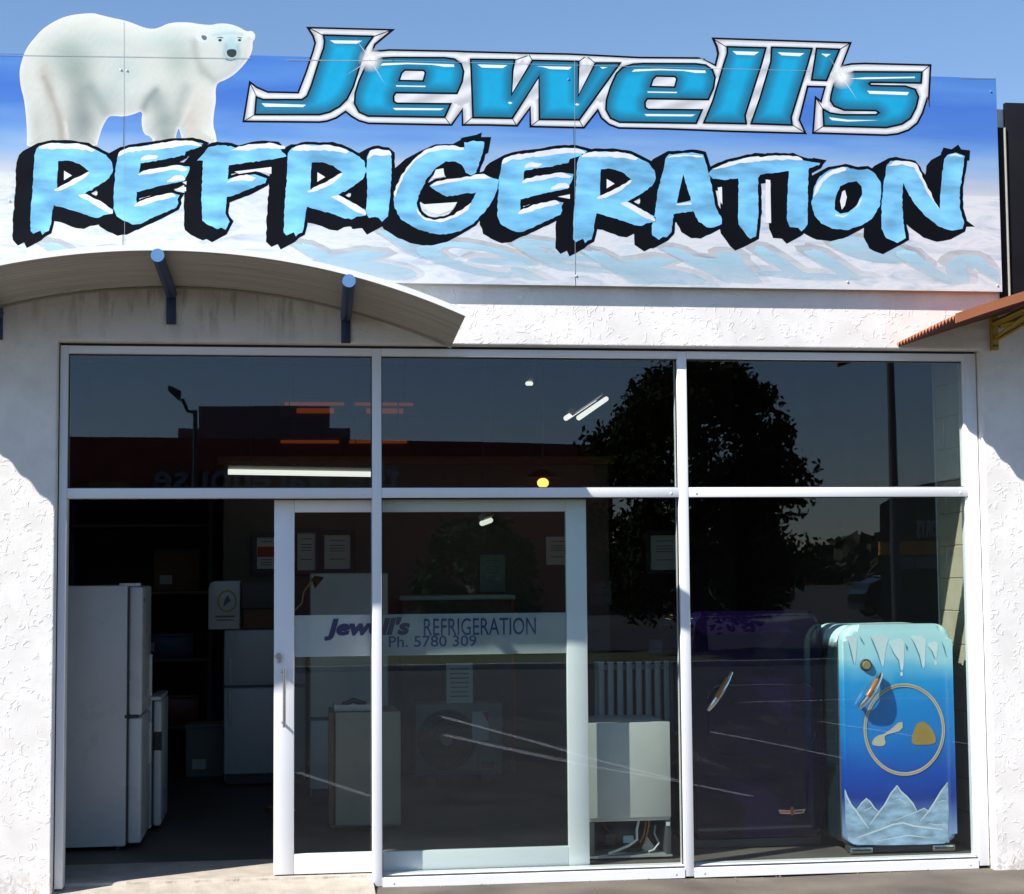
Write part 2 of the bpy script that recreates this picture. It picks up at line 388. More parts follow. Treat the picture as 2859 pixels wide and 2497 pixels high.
# loose grit and a couple of leaves near the foot of the shopfront (too many and too small to count)
def grit():
    bm = bmesh.new(); r = random.Random(3)
    for i in range(80):
        x = r.uniform(-1.2, 4.2); y = r.uniform(-0.6, -0.01) if i > 60 else r.uniform(-0.10, -0.005); s = r.uniform(0.001, 0.0042)
        if x < 0.5 and y > -0.35: continue
        M = Matrix.Translation((x, y, GZ+0.006+s*0.5)) @ Matrix.Rotation(r.uniform(0, 6), 4, 'Z') @ Matrix.Diagonal((s*r.uniform(1, 2.2), s*r.uniform(0.7, 1.5), s, 1))
        bmesh.ops.create_icosphere(bm, subdivisions=1, radius=1, matrix=M)
    o = link('loose_grit', me_from(bm, 'loose_grit'), mat('grit', (0.26, 0.22, 0.17), rough=0.8, var=0.5, vscale=4, linear=True)); o['kind'] = 'stuff'
    tag(o, 'pale grit scattered on the asphalt along the shopfront sill', 'grit')
    return o
grit()

# ================================================================== BUILDING SHELL
OX0, OX1, OZ1 = -1.224, 3.925, 2.872       # opening in the plaster
bld = thing('shop_building', 'white roughcast plaster shop building with a wide glazed opening', 'building', (1.3, 0, 0))
def wall_with_opening():
    """front wall as a slab with rounded arrises round the opening"""
    x0, x1, z0, z1 = -4.5, 7.5, -0.12, 4.28; y0, y1 = WALL, 0.19
    r = 0.012
    bm = bmesh.new()
    def quad(a, b, c, d): bm.faces.new([bm.verts.new(p) for p in (a, b, c, d)])
    # front faces (four panels round the opening), stopping r short of the arris
    ax0, ax1, az = OX0-r, OX1+r, OZ1+r
    quad((x0, y0, z0), (ax0, y0, z0), (ax0, y0, z1), (x0, y0, z1)); quad((ax1, y0, z0), (x1, y0, z0), (x1, y0, z1), (ax1, y0, z1)); quad((ax0, y0, az), (ax1, y0, az), (ax1, y0, z1), (ax0, y0, z1))
    for k in range(4):
        a0 = k/4*math.pi/2; a1 = (k+1)/4*math.pi/2
        o0, d0 = r*(1-math.sin(a0)), r*(1-math.cos(a0)); o1, d1 = r*(1-math.sin(a1)), r*(1-math.cos(a1))
        quad((OX0-o0, y0+d0, z0), (OX0-o1, y0+d1, z0), (OX0-o1, y0+d1, OZ1+o1), (OX0-o0, y0+d0, OZ1+o0))
        quad((OX1+o0, y0+d0, z0), (OX1+o1, y0+d1, z0), (OX1+o1, y0+d1, OZ1+o1), (OX1+o0, y0+d0, OZ1+o0))
        quad((OX0-o0, y0+d0, OZ1+o0), (OX0-o1, y0+d1, OZ1+o1), (OX1+o1, y0+d1, OZ1+o1), (OX1+o0, y0+d0, OZ1+o0))
    quad((OX0, y0+r, z0), (OX0, y1, z0), (OX0, y1, OZ1), (OX0, y0+r, OZ1)); quad((OX1, y0+r, z0), (OX1, y1, z0), (OX1, y1, OZ1), (OX1, y0+r, OZ1)); quad((OX0, y0+r, OZ1), (OX0, y1, OZ1), (OX1, y1, OZ1), (OX1, y0+r, OZ1))
    # back and top
    quad((x0, y1, z0), (OX0, y1, z0), (OX0, y1, z1), (x0, y1, z1)); quad((OX1, y1, z0), (x1, y1, z0), (x1, y1, z1), (OX1, y1, z1)); quad((OX0, y1, OZ1), (OX1, y1, OZ1), (OX1, y1, z1), (OX0, y1, z1))
    quad((x0, y0, z1), (x1, y0, z1), (x1, y1, z1), (x0, y1, z1)); quad((x0, y0, z0), (x0, y1, z0), (x0, y1, z1), (x0, y0, z1)); quad((x1, y0, z0), (x1, y1, z0), (x1, y1, z1), (x1, y0, z1))
    bmesh.ops.remove_doubles(bm, verts=bm.verts, dist=1e-4)
    return link('front_wall', me_from(bm, 'front_wall'), STUCCO, bld)
wall_with_opening()
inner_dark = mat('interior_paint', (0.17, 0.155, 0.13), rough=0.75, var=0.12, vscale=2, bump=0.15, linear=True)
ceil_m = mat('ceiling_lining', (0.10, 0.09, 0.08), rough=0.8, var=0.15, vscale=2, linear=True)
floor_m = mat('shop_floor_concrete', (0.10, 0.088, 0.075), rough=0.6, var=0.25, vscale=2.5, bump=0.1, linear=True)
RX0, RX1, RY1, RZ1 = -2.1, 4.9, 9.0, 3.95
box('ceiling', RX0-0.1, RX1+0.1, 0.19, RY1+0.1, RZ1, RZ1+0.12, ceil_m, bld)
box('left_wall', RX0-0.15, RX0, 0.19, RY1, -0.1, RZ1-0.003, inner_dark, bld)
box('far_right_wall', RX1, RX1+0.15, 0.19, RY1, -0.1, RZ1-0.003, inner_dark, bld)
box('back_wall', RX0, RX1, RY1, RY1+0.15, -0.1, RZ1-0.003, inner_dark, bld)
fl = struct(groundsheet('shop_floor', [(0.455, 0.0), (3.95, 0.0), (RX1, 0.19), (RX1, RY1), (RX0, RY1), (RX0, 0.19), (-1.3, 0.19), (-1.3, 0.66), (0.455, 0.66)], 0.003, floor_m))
# roof purlins (children of the building)
pur = mat('timber_purlin', (0.20, 0.10, 0.045), rough=0.7, var=0.2, vscale=4, linear=True, stretch=(1, 8, 8))
for k in range(5):
    box('purlin', RX0, RX1, 1.6+k*1.6, 1.66+k*1.6, RZ1-0.2, RZ1-0.004, pur, bld)

# right-hand pier of painted concrete blocks just inside the window
pier = thing('block_pier', 'cream painted concrete block pier inside the right end of the window', 'wall', (3.97, 0.45, 0))
block_m = mat('cream_block', (0.40, 0.355, 0.26), rough=0.8, var=0.10, vscale=7, bump=0.5, bscale=110, linear=True)
mortar_m = mat('block_mortar', (0.30, 0.27, 0.21), rough=0.9, var=0.1, linear=True)
PX = 3.955; PY1 = 0.72
box('core', PX+0.004, PX+0.15, 0.20, PY1-0.006, 0.0, 2.95, mortar_m, pier)
bme = None
for rrow in range(15):
    z0 = rrow*0.196; off = 0.2 if rrow % 2 else 0.0
    yb = 0.20-off*0.5
    for (ya, yb_) in (((0.20, 0.395), (0.401, PY1)) if rrow % 2 else ((0.20, 0.595), (0.601, PY1))):
        box('block', PX, PX+0.02, ya, yb_, z0+0.002, z0+0.192, block_m, pier, 0.003, 1)
steel = mat('galvanised_angle', (0.42, 0.43, 0.43), rough=0.45, metal=0.6, var=0.1, linear=True)
box('corner_angle', PX-0.012, PX+0.06, PY1, PY1+0.012, 0, 2.95, steel, pier, 0.002, 1)

# ================================================================== SHOPFRONT FRAME
alu = mat('white_powdercoat', (0.80, 0.805, 0.83), rough=0.32, var=0.02, vscale=3, linear=True, spec=0.5)
seal = mat('dark_sealant', (0.03, 0.03, 0.032), rough=0.6, linear=True)
sf = thing('shopfront_frame', 'white aluminium shopfront frame with three bays and a transom rail', 'window frame', (1.35, 0.03, 0))
FX0, FX1, FZ1 = -1.217, 3.918, 2.858
P1, P2 = (0.449, 0.500), (2.161, 2.214)
IL, IR = FX0+0.042, FX1-0.066
DEP = 0.105
box('jamb', FX0, IL, 0.0, DEP, -0.012, FZ1, alu, sf, 0.0025)
box('jamb', IR, FX1, 0.0, DEP, -0.045, FZ1, alu, sf, 0.0025)
box('jamb_bead', IR-0.012, IR+0.001, 0.012, 0.034, 0.012, FZ1-0.043, alu, sf, 0.001, 1)
box('post', P1[0], P1[1], 0.0, DEP, -0.052, FZ1-0.002, alu, sf, 0.0025)
box('post', P2[0], P2[1], 0.0, DEP, -0.052, FZ1-0.002, alu, sf, 0.0025)
TZ = (2.036, 2.090); HZ = (2.815, 2.858)
for a, b in ((IL, P1[0]), (P1[1], P2[0]), (P2[1], IR)):
    box('head_rail', a+0.0006, b-0.0006, 0.001, DEP-0.001, HZ[0], HZ[1]-0.001, alu, sf, 0.0018)
    box('transom', a+0.0006, b-0.0006, 0.0015, DEP-0.002, TZ[0], TZ[1], alu, sf, 0.002)
    # glazing gasket lines round the top lights
    boxes('gasket', [(a, b, 0.028, 0.046, HZ[0]-0.006, HZ[0]+0.002), (a, b, 0.028, 0.046, TZ[1]-0.002, TZ[1]+0.005), (a-0.001, a+0.005, 0.028, 0.046, TZ[1], HZ[0]), (b-0.005, b+0.001, 0.028, 0.046, TZ[1], HZ[0])], seal, sf)
    box('top_pane', a+0.002, b-0.002, 0.034, 0.040, TZ[1]+0.002, HZ[0]-0.002, GLASS, sf)
    for sx_ in (a+0.045, b-0.045):
        if sx_ > 0.0 or True:
            bm = bmesh.new(); bmesh.ops.create_uvsphere(bm, u_segments=10, v_segments=6, radius=0.007, matrix=Matrix.Translation((sx_, 0.001, 2.058)) @ Matrix.Diagonal((1, 0.45, 1, 1)))
            link('screw_cap', me_from(bm, 'screw_cap', True), alu, sf)
def sill(a, b):
    # bevelled sill: sloped top
    bm = bmesh.new(); prof = [(-0.004, -0.058), (-0.004, -0.012), (0.014, 0.002), (0.05, 0.008), (DEP, 0.008), (DEP, -0.058)]
    v0 = [bm.verts.new((a, y, z)) for y, z in prof]; v1 = [bm.verts.new((b, y, z)) for y, z in prof]; k = len(prof)
    bm.faces.new(v0); bm.faces.new(v1[::-1])
    for i in range(k): bm.faces.new((v0[i], v1[i], v1[(i+1) % k], v0[(i+1) % k]))
    return link('sill', me_from(bm, 'sill'), alu, sf)
sill(P1[1]+0.0006, P2[0]-0.0006); sill(P2[1]+0.0006, IR-0.0006)
for sx_ in (0.56, 2.11, 2.27, 3.80):
    bm = bmesh.new(); bmesh.ops.create_uvsphere(bm, u_segments=10, v_segments=6, radius=0.007, matrix=Matrix.Translation((sx_, -0.004, -0.036)) @ Matrix.Diagonal((1, 0.45, 1, 1)))
    link('screw_cap', me_from(bm, 'screw_cap', True), alu, sf)
for a, b in ((P1[1], P2[0]), (P2[1], IR)):
    box('lower_pane', a+0.002, b-0.002, 0.034, 0.040, 0.010, TZ[0]-0.002, GLASS, sf)
    boxes('gasket', [(a, b, 0.028, 0.046, TZ[0]-0.004, TZ[0]+0.001), (a-0.001, a+0.005, 0.028, 0.046, 0.01, TZ[0]), (b-0.005, b+0.001, 0.028, 0.046, 0.01, TZ[0])], seal, sf)
# sealant joint between plaster and frame
boxes('sealant', [(OX0+0.0005, FX0-0.0005, 0.02, 0.09, 0.0, FZ1), (FX1+0.0005, OX1-0.0005, 0.02, 0.09, -0.04, FZ1), (FX0, FX1, 0.02, 0.09, FZ1+0.0005, OZ1-0.0005)], seal, sf)

# ================================================================== SLIDING DOOR
dr = thing('sliding_door', 'white framed sliding glass door pushed half open behind the fixed pane', 'door', (0.79, 0.14, 0))
DX0, DX1, DZ0, DZ1 = -0.081, 1.652, 0.006, 2.030; DY0, DY1 = 0.116, 0.156
box('stile', DX0, DX0+0.110, DY0, DY1, DZ0, DZ1, alu, dr, 0.003)
box('stile', DX1-0.116, DX1, DY0, DY1, DZ0, DZ1, alu, dr, 0.003)
box('bottom_rail', DX0+0.1106, DX1-0.1166, DY0+0.001, DY1-0.001, DZ0, 0.112, alu, dr, 0.003)
box('top_rail', DX0+0.1106, DX1-0.1166, DY0+0.001, DY1-0.001, 1.962, DZ1, alu, dr, 0.003)
box('pane', DX0+0.108, DX1-0.114, 0.132, 0.138, 0.110, 1.964, GLASS, dr)
# frosted band with the shop name across the door glass
def frost():
    M = bpy.data.materials.new('frosted_vinyl'); M.use_nodes = True; n = M.node_tree.nodes; l = M.node_tree.links
    for x in list(n): n.remove(x)
    o = n.new('ShaderNodeOutputMaterial'); mx = n.new('ShaderNodeMixShader'); tr = n.new('ShaderNodeBsdfTransparent'); df = n.new('ShaderNodeBsdfDiffuse'); df.inputs[0].default_value = (0.50, 0.56, 0.56, 1)
    tc = n.new('ShaderNodeTexCoord'); no = n.new('ShaderNodeTexNoise'); no.inputs['Scale'].default_value = 5; l.new(tc.outputs['Object'], no.inputs[0])
    mr = n.new('ShaderNodeMapRange'); mr.inputs[3].default_value = 0.40; mr.inputs[4].default_value = 0.52; l.new(no.outputs[0], mr.inputs[0]); l.new(mr.outputs[0], mx.inputs[0])
    l.new(tr.outputs[0], mx.inputs[1]); l.new(df.outputs[0], mx.inputs[2]); l.new(mx.outputs[0], o.inputs[0]); return M
bz0 = dd(1000, 1311, 0.13)[1]; bz1 = dd(1000, 1229, 0.13)[1]
band = box('frosted_band', DX0+0.112, DX1-0.118, 0.1302, 0.1312, bz0, bz1, frost(), dr)
navy = mat('navy_vinyl', (0.012, 0.016, 0.07), rough=0.5, linear=True); blue_v = mat('blue_vinyl', (0.012, 0.04, 0.13), rough=0.5, linear=True)
x0, zb = dd(658, 1272, 0.129); x1, _ = dd(822, 1272, 0.129)
t = text('lettering', "Jewell's", 0.118, (x0, 0.1290, zb), ROT_FRONT, navy, band, 0.0004, 'LEFT', 1.0, 0.22, 0.006)
w = max(v.co.x for v in t.data.vertices)-x0; t.data.transform(Matrix.Translation((x0, 0, 0)) @ Matrix.Diagonal(((x1-x0)/w, 1, 1, 1)) @ Matrix.Translation((-x0, 0, 0)))
x0, zb = dd(847, 1274, 0.129); x1, _ = dd(1074, 1274, 0.129)
t = text('lettering', "REFRIGERATION", 0.135, (x0, 0.1290, zb), ROT_FRONT, blue_v, band, 0.0004, 'LEFT', 1.0, 0.0, 0.0005)
w = max(v.co.x for v in t.data.vertices)-x0; t.data.transform(Matrix.Translation((x0, 0, 0)) @ Matrix.Diagonal(((x1-x0)/w, 1, 1, 1)) @ Matrix.Translation((-x0, 0, 0)))
x0, zb = dd(777, 1297, 0.129); x1, _ = dd(955, 1297, 0.129)
t = text('lettering', "Ph. 5780 309", 0.085, (x0, 0.1290, zb), ROT_FRONT, blue_v, band, 0.0004, 'LEFT', 1.0, 0.0, 0.0008)
w = max(v.co.x for v in t.data.vertices)-x0; t.data.transform(Matrix.Translation((x0, 0, 0)) @ Matrix.Diagonal(((x1-x0)/w, 1, 1, 1)) @ Matrix.Translation((-x0, 0, 0)))
chrome = mat('satin_chrome', (0.62, 0.62, 0.60), rough=0.22, metal=1.0, var=0.05, linear=True)
hx, hz1 = dd(570, 1346, 0.09); _, hz0 = dd(570, 1450, 0.09)
hd = tube('pull_handle', [(hx, 0.075, hz0-0.02), (hx, 0.075, hz1+0.02)], 0.0085, chrome, dr, 12)
for z in (hz0+0.005, hz1-0.005): tube('handle_post', [(hx-0.004, 0.075, z), (hx-0.012, 0.117, z)], 0.0075, chrome, hd, 10)
lx, lz = dd(558, 1315, 0.112)
bm = bmesh.new(); bmesh.ops.create_cone(bm, cap_ends=True, segments=20, radius1=0.017, radius2=0.015, depth=0.016, matrix=Matrix.Translation((lx, 0.109, lz)) @ Matrix.Rotation(math.radians(90), 4, 'X'))
bmesh.ops.create_cone(bm, cap_ends=True, segments=16, radius1=0.009, radius2=0.009, depth=0.02, matrix=Matrix.Translation((lx+0.004, 0.107, lz-0.028)) @ Matrix.Rotation(math.radians(90), 4, 'X'))
link('lock', me_from(bm, 'lock'), chrome, dr)

# ================================================================== ARCHED CANOPY over the door
cn = thing('arched_canopy', 'grey underside corrugated iron canopy arching over the doorway with blue pipe brackets', 'canopy', (-0.56, WALL, 2.87))
zinc = mat('weathered_zincalume', (0.46, 0.44, 0.405), rough=0.65, metal=0.1, var=0.14, vscale=3, linear=True, stretch=(0.4, 6, 0.4))
white_edge = mat('white_sheet_paint', (0.82, 0.82, 0.80), rough=0.5, var=0.03, linear=True)
CX, CHW, CZT, CZE = -0.60, 1.48, 3.178, 2.868; CD = 0.76; CRISE = 0.052
def arch_z(x):
    h = CZT-CZE; R = (CHW*CHW+h*h)/(2*h); return CZT-R+math.sqrt(max(0, R*R-(x-CX)**2))
def canopy_sheet(name, zoff, material, inward):
    nu, nv = 56, 15*8; V = []; Fs = []
    for i in range(nu+1):
        x = CX-CHW+2*CHW*i/nu
        for j in range(nv+1):
            t = j/nv; y = WALL-0.002-CD*t
            V.append((x, y, arch_z(x)+CRISE*t+zoff+0.0095*math.sin(t*15*2*math.pi)))
    k = nv+1
    for i in range(nu):
        for j in range(nv): Fs.append((i*k+j, i*k+j+1, (i+1)*k+j+1, (i+1)*k+j))
    me = bpy.data.meshes.new(name); me.from_pydata(V, [], Fs); me.polygons.foreach_set('use_smooth', [True]*len(me.polygons)); return link(name, me, material, cn)
canopy_sheet('roof_sheet', 0.0, zinc, True)
canopy_sheet('top_skin', 0.009, white_edge, False)
def arch_strip(name, y, z0, z1, th, material, xa=CX-CHW, xb=CX+CHW, rise=CRISE):
    V = []; Fs = []; n = 48
    for i in range(n+1):
        x = xa+(xb-xa)*i/n; z = arch_z(x)+rise
        V += [(x, y, z+z0), (x, y-th, z+z0), (x, y-th, z+z1), (x, y, z+z1)]
    for i in range(n):
        for j in range(4): Fs.append((4*i+j, 4*i+(j+1) % 4, 4*(i+1)+(j+1) % 4, 4*(i+1)+j))
    Fs += [(0, 1, 2, 3), (4*n+3, 4*n+2, 4*n+1, 4*n)]
    me = bpy.data.meshes.new(name); me.from_pydata(V, [], Fs); return link(name, me, material, cn)
arch_strip('edge_trim', WALL-CD-0.003, -0.006, 0.024, 0.006, white_edge)
blue_pipe = mat('navy_pipe_paint', (0.008, 0.026, 0.095), rough=0.4, var=0.1, linear=True); blue_cap = mat('light_blue_cap', (0.11, 0.25, 0.48), rough=0.4, var=0.04, linear=True)
bolt_m = mat('rusty_bolt', (0.16, 0.07, 0.035), rough=0.7, metal=0.4, linear=True)
for px in (-1.532, -0.630, 0.305):
    zw = arch_z(px)-0.045; zf = zw+CRISE+0.004; br = tube('bracket_pipe', [(px, WALL-0.015, zw), (px-0.012, WALL-CD-0.055, zf)], 0.030, blue_pipe, cn, 16)
    bm = bmesh.new(); bmesh.ops.create_cone(bm, cap_ends=True, segments=20, radius1=0.033, radius2=0.033, depth=0.012, matrix=Matrix.Translation((px-0.012, WALL-CD-0.060, zf)) @ Matrix.Rotation(math.radians(90), 4, 'X'))
    link('end_cap', me_from(bm, 'end_cap'), blue_cap, br)
    zb_ = 2.968 if -1 < px < 0 else 2.876
    pl = box('wall_plate', px-0.026, px+0.024, WALL-0.014, WALL+0.004, zb_, zw+0.03, blue_pipe, cn, 0.002)
    for s in (-0.012, 0.012):
        bm = bmesh.new(); bmesh.ops.create_cone(bm, cap_ends=True, segments=6, radius1=0.006, radius2=0.006, depth=0.008, matrix=Matrix.Translation((px+s, WALL-0.017, zb_+0.016)) @ Matrix.Rotation(math.radians(90), 4, 'X'))
        link('bolt', me_from(bm, 'bolt'), bolt_m, pl)
# light flashing along the wall where the sheet meets the plaster
arch_strip('wall_flashing', WALL+0.001, -0.018, -0.006, 0.012, zinc, CX-CHW, CX+CHW, 0.0)

# ================================================================== ORANGE CANOPY (next shop)
oc = thing('orange_canopy', 'orange corrugated canopy on a yellow bracket at the right edge', 'canopy', (4.0, WALL, 2.88))
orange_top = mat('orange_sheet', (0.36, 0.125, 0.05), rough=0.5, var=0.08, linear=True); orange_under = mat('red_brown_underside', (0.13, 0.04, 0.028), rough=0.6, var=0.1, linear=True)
OXA = 3.425; OD = 0.85
def oz(x): t = x-OXA; return 2.893+0.345*t-0.055*t*t
def orange_sheet(name, zoff, material):
    nu, nv = 40, 18*4; V = []; Fs = []
    for i in range(nu+1):
        x = OXA+3.0*i/nu
        for j in range(nv+1):
            t = j/nv; V.append((x, WALL-0.003-OD*t, oz(x)+0.03*t+zoff+0.011*(2*abs(2*((t*18) % 1)-1)-1)))
    k = nv+1
    for i in range(nu):
        for j in range(nv): Fs.append((i*k+j, i*k+j+1, (i+1)*k+j+1, (i+1)*k+j))
    me = bpy.data.meshes.new(name); me.from_pydata(V, [], Fs); return link(name, me, material, oc)
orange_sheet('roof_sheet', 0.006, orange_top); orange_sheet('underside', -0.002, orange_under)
V = []; Fs = []; n = 30
for i in range(n+1):
    x = OXA+3.0*i/n; z = oz(x)+0.03
    V += [(x, WALL-OD-0.004, z-0.028), (x, WALL-OD-0.012, z-0.028), (x, WALL-OD-0.012, z+0.022), (x, WALL-OD-0.004, z+0.022)]
for i in range(n):
    for j in range(4): Fs.append((4*i+j, 4*i+(j+1) % 4, 4*(i+1)+(j+1) % 4, 4*(i+1)+j))
Fs += [(0, 1, 2, 3), (4*n+3, 4*n+2, 4*n+1, 4*n)]
me = bpy.data.meshes.new('edge_trim'); me.from_pydata(V, [], Fs); link('edge_trim', me, orange_top, oc)
yel = mat('yellow_bracket_paint', (0.42, 0.27, 0.025), rough=0.45, var=0.12, linear=True)
bx0, bz = at(2760, 878, WALL); bx1, bzb = at(2786, 979, WALL)
br = box('wall_bracket', bx0+0.004, bx0+0.044, WALL-0.03, WALL+0.002, bzb, bz+0.01, yel, oc, 0.002)
zt = oz(bx0+0.02)-0.05
tube('bracket_arm', [(bx0+0.024, WALL-0.02, zt), (bx0+0.024, WALL-OD+0.05, zt+0.03)], 0.022, yel, oc, 4)
tube('bracket_brace', [(bx0+0.024, WALL-0.02, bzb+0.07), (bx0+0.024, WALL-0.52, zt-0.005)], 0.011, yel, oc, 4)
tube('bracket_arm', [(bx0+0.05, WALL-0.03, zt-0.01), (bx0+0.9, WALL-0.03, oz(bx0+0.9)-0.05)], 0.020, yel, oc, 4)
tube('bracket_brace', [(bx0+0.035, WALL-0.025, bzb+0.06), (bx0+0.34, WALL-0.03, oz(bx0+0.34)-0.06)], 0.010, yel, oc, 4)
for s in (0.013, 0.033):
    bm = bmesh.new(); bmesh.ops.create_cone(bm, cap_ends=True, segments=6, radius1=0.006, radius2=0.006, depth=0.01, matrix=Matrix.Translation((bx0+s, WALL-0.034, bzb+0.022)) @ Matrix.Rotation(math.radians(90), 4, 'X'))
    link('bolt', me_from(bm, 'bolt'), bolt_m, br)

# ================================================================== NEIGHBOUR'S BLACK FASCIA
nb = thing('black_fascia_panel', 'plain black fascia panel of the next shop at the right edge', 'sign', (5.5, WALL-0.03, 3.2))
nx0, nz1 = at(2800, 287, WALL-0.03); blk = mat('black_panel', (0.007, 0.007, 0.010), rough=0.6, spec=0.12, var=0.15, linear=True)
box('panel', nx0+0.012, 7.4, WALL-0.035, WALL-0.002, 3.10, nz1, blk, nb, 0.002)
box('edge_trim', nx0-0.001, nx0+0.006, WALL-0.045, WALL-0.002, 3.16, nz1-0.15, mat('grey_trim', (0.33, 0.33, 0.30), rough=0.5, linear=True), nb, 0.001, 1)

fx_ = at(2790, 500, WALL-0.05)[0]
box('shadow_gap', fx_+0.002, nx0-0.0015, WALL-0.030, WALL-0.003, 3.16, 4.165, blk, nb)

# ================================================================== THE SIGN
SY = WALL-0.050                   # front of the boards
PO = 0.22
sg = thing('shop_sign', "blue and white shop sign with polar bear reading Jewell's REFRIGERATION above the window", 'sign', (1.25, WALL, 3.2))
def K(ox, oy, s): return lambda L: [(ox+a/s, oy+b/s) for a, b in L]
c1 = K(0, 0, 2.85); c2 = K(660, 50, 2.9314); c3 = K(1300, 50, 2.9314); c4 = K(1900, 80, 2.1397)
c5 = K(0, 360, 2.7); c6 = K(700, 360, 2.7); c7 = K(1380, 360, 2.7); c8 = K(2080, 380, 2.6342)
def mix_(*segs):
    o = []
    for f, L in segs: o += f(L)
    return o

def sky_print():
    M = bpy.data.materials.new('sign_arctic_print'); M.use_nodes = True; n = M.node_tree.nodes; l = M.node_tree.links; b = n['Principled BSDF']
    b.inputs['Roughness'].default_value = 0.35; b.inputs['Specular IOR Level'].default_value = 0.35
    tc = n.new('ShaderNodeTexCoord'); sx = n.new('ShaderNodeSeparateXYZ'); l.new(tc.outputs['Object'], sx.inputs[0])
    mp = n.new('ShaderNodeMapping'); mp.inputs['Scale'].default_value = (0.9, 1, 7); l.new(tc.outputs['Object'], mp.inputs[0])
    no = n.new('ShaderNodeTexNoise'); no.inputs['Scale'].default_value = 1.3; no.inputs['Detail'].default_value = 5; l.new(mp.outputs[0], no.inputs[0])
    a = n.new('ShaderNodeMath'); a.operation = 'MULTIPLY_ADD'; a.inputs[1].default_value = 0.26; a.inputs[2].default_value = -0.13; l.new(no.outputs[0], a.inputs[0])
    s = n.new('ShaderNodeMath'); s.operation = 'ADD'; l.new(a.outputs[0], s.inputs[0]); l.new(sx.outputs[2], s.inputs[1])
    mr = n.new('ShaderNodeMapRange'); mr.inputs[1].default_value = 3.70; mr.inputs[2].default_value = 4.47; l.new(s.outputs[0], mr.inputs[0])
    rp = n.new('ShaderNodeValToRGB'); cr = rp.color_ramp
    stops = [(0.0, (226, 224, 228)), (0.16, (196, 207, 226)), (0.28, (156, 192, 234)), (0.42, (122, 170, 232)), (0.58, (84, 136, 222)), (0.72, (76, 128, 220)), (0.86, (96, 150, 228)), (1.0, (80, 134, 222))]
    while len(cr.elements) < len(stops): cr.elements.new(0.5)
    for e, (p, c) in zip(cr.elements, stops): e.position = p; e.color = tuple(v*0.76 for v in lin(c))+(1,)
    l.new(mr.outputs[0], rp.inputs[0])
    # snow field below the horizon: drifts and blue-grey hollows
    mp2 = n.new('ShaderNodeMapping'); mp2.inputs['Scale'].default_value = (1.6, 1, 6.5); mp2.inputs['Rotation'].default_value = (0, math.radians(9), 0); l.new(tc.outputs['Object'], mp2.inputs[0])
    n2 = n.new('ShaderNodeTexNoise'); n2.inputs['Scale'].default_value = 2.0; n2.inputs['Detail'].default_value = 8; n2.inputs['Roughness'].default_value = 0.6; n2.inputs['Distortion'].default_value = 1.2; l.new(mp2.outputs[0], n2.inputs[0])
    r2 = n.new('ShaderNodeValToRGB'); c2_ = r2.color_ramp
    st2 = [(0.26, (172, 184, 198)), (0.38, (206, 216, 228)), (0.47, (226, 232, 240)), (0.55, (240, 240, 244)), (0.66, (214, 228, 240)), (0.78, (246, 244, 246))]
    while len(c2_.elements) < len(st2): c2_.elements.new(0.5)
    for e, (p, c) in zip(c2_.elements, st2): e.position = p; e.color = tuple(v*0.75 for v in lin(c))+(1,)
    l.new(n2.outputs[0], r2.inputs[0])
    # horizon edge, wavering a little
    hz_ = n.new('ShaderNodeTexNoise'); hz_.inputs['Scale'].default_value = 0.9; hz_.noise_dimensions = '1D'; l.new(sx.outputs[0], hz_.inputs['W'])
    ha = n.new('ShaderNodeMath'); ha.operation = 'MULTIPLY_ADD'; ha.inputs[1].default_value = 0.10; ha.inputs[2].default_value = 3.72; l.new(hz_.outputs[0], ha.inputs[0])
    df = n.new('ShaderNodeMath'); df.operation = 'SUBTRACT'; l.new(sx.outputs[2], df.inputs[0]); l.new(ha.outputs[0], df.inputs[1])
    m3 = n.new('ShaderNodeMapRange'); m3.inputs[1].default_value = -0.006; m3.inputs[2].default_value = 0.006; l.new(df.outputs[0], m3.inputs[0])
    mx = n.new('ShaderNodeMix'); mx.data_type = 'RGBA'; l.new(m3.outputs[0], mx.inputs[0]); l.new(r2.outputs[0], mx.inputs[6]); l.new(rp.outputs[0], mx.inputs[7])
    l.new(mx.outputs[2], b.inputs['Base Color'])
    # faint buckling of the sheet
    n4 = n.new('ShaderNodeTexNoise'); n4.inputs['Scale'].default_value = 1.1; l.new(tc.outputs['Object'], n4.inputs[0]); bp = n.new('ShaderNodeBump'); bp.inputs['Strength'].default_value = 0.12; bp.inputs['Distance'].default_value = 0.05; l.new(n4.outputs[0], bp.inputs['Height']); l.new(bp.outputs[0], b.inputs['Normal'])
    return M
PRINT = sky_print()
inkblack = mat('sign_black_ink', (0.0035, 0.004, 0.007), rough=0.55, spec=0.08, var=0.2, linear=True)
# background boards: three sheets with open joints
zB, zT = 3.203, 4.412
def board(name, pts):
    return prism(name, pts, SY, SY+0.012, PRINT, sg, smooth=False)
xs_ = [-2.3, at(345, 500, SY)[0], at(1604, 500, SY)[0], at(2789, 500, SY)[0]]
for i in range(3):
    a, b = xs_[i]+0.0022, xs_[i+1]-(0.0022 if i < 2 else 0)
    board('panel', [(a, zB), (b, zB), (b, 4.420 if i == 0 else 4.448), (a, 4.398 if i == 0 else 4.442)])
struct_m = mat('sign_frame_steel', (0.3, 0.3, 0.3), rough=0.6, metal=0.5, linear=True)
for z in (3.26, 3.8, 4.24): box('support_rail', -2.25, 4.0, SY+0.0125, WALL-0.001, z, z+0.03, struct_m, sg)

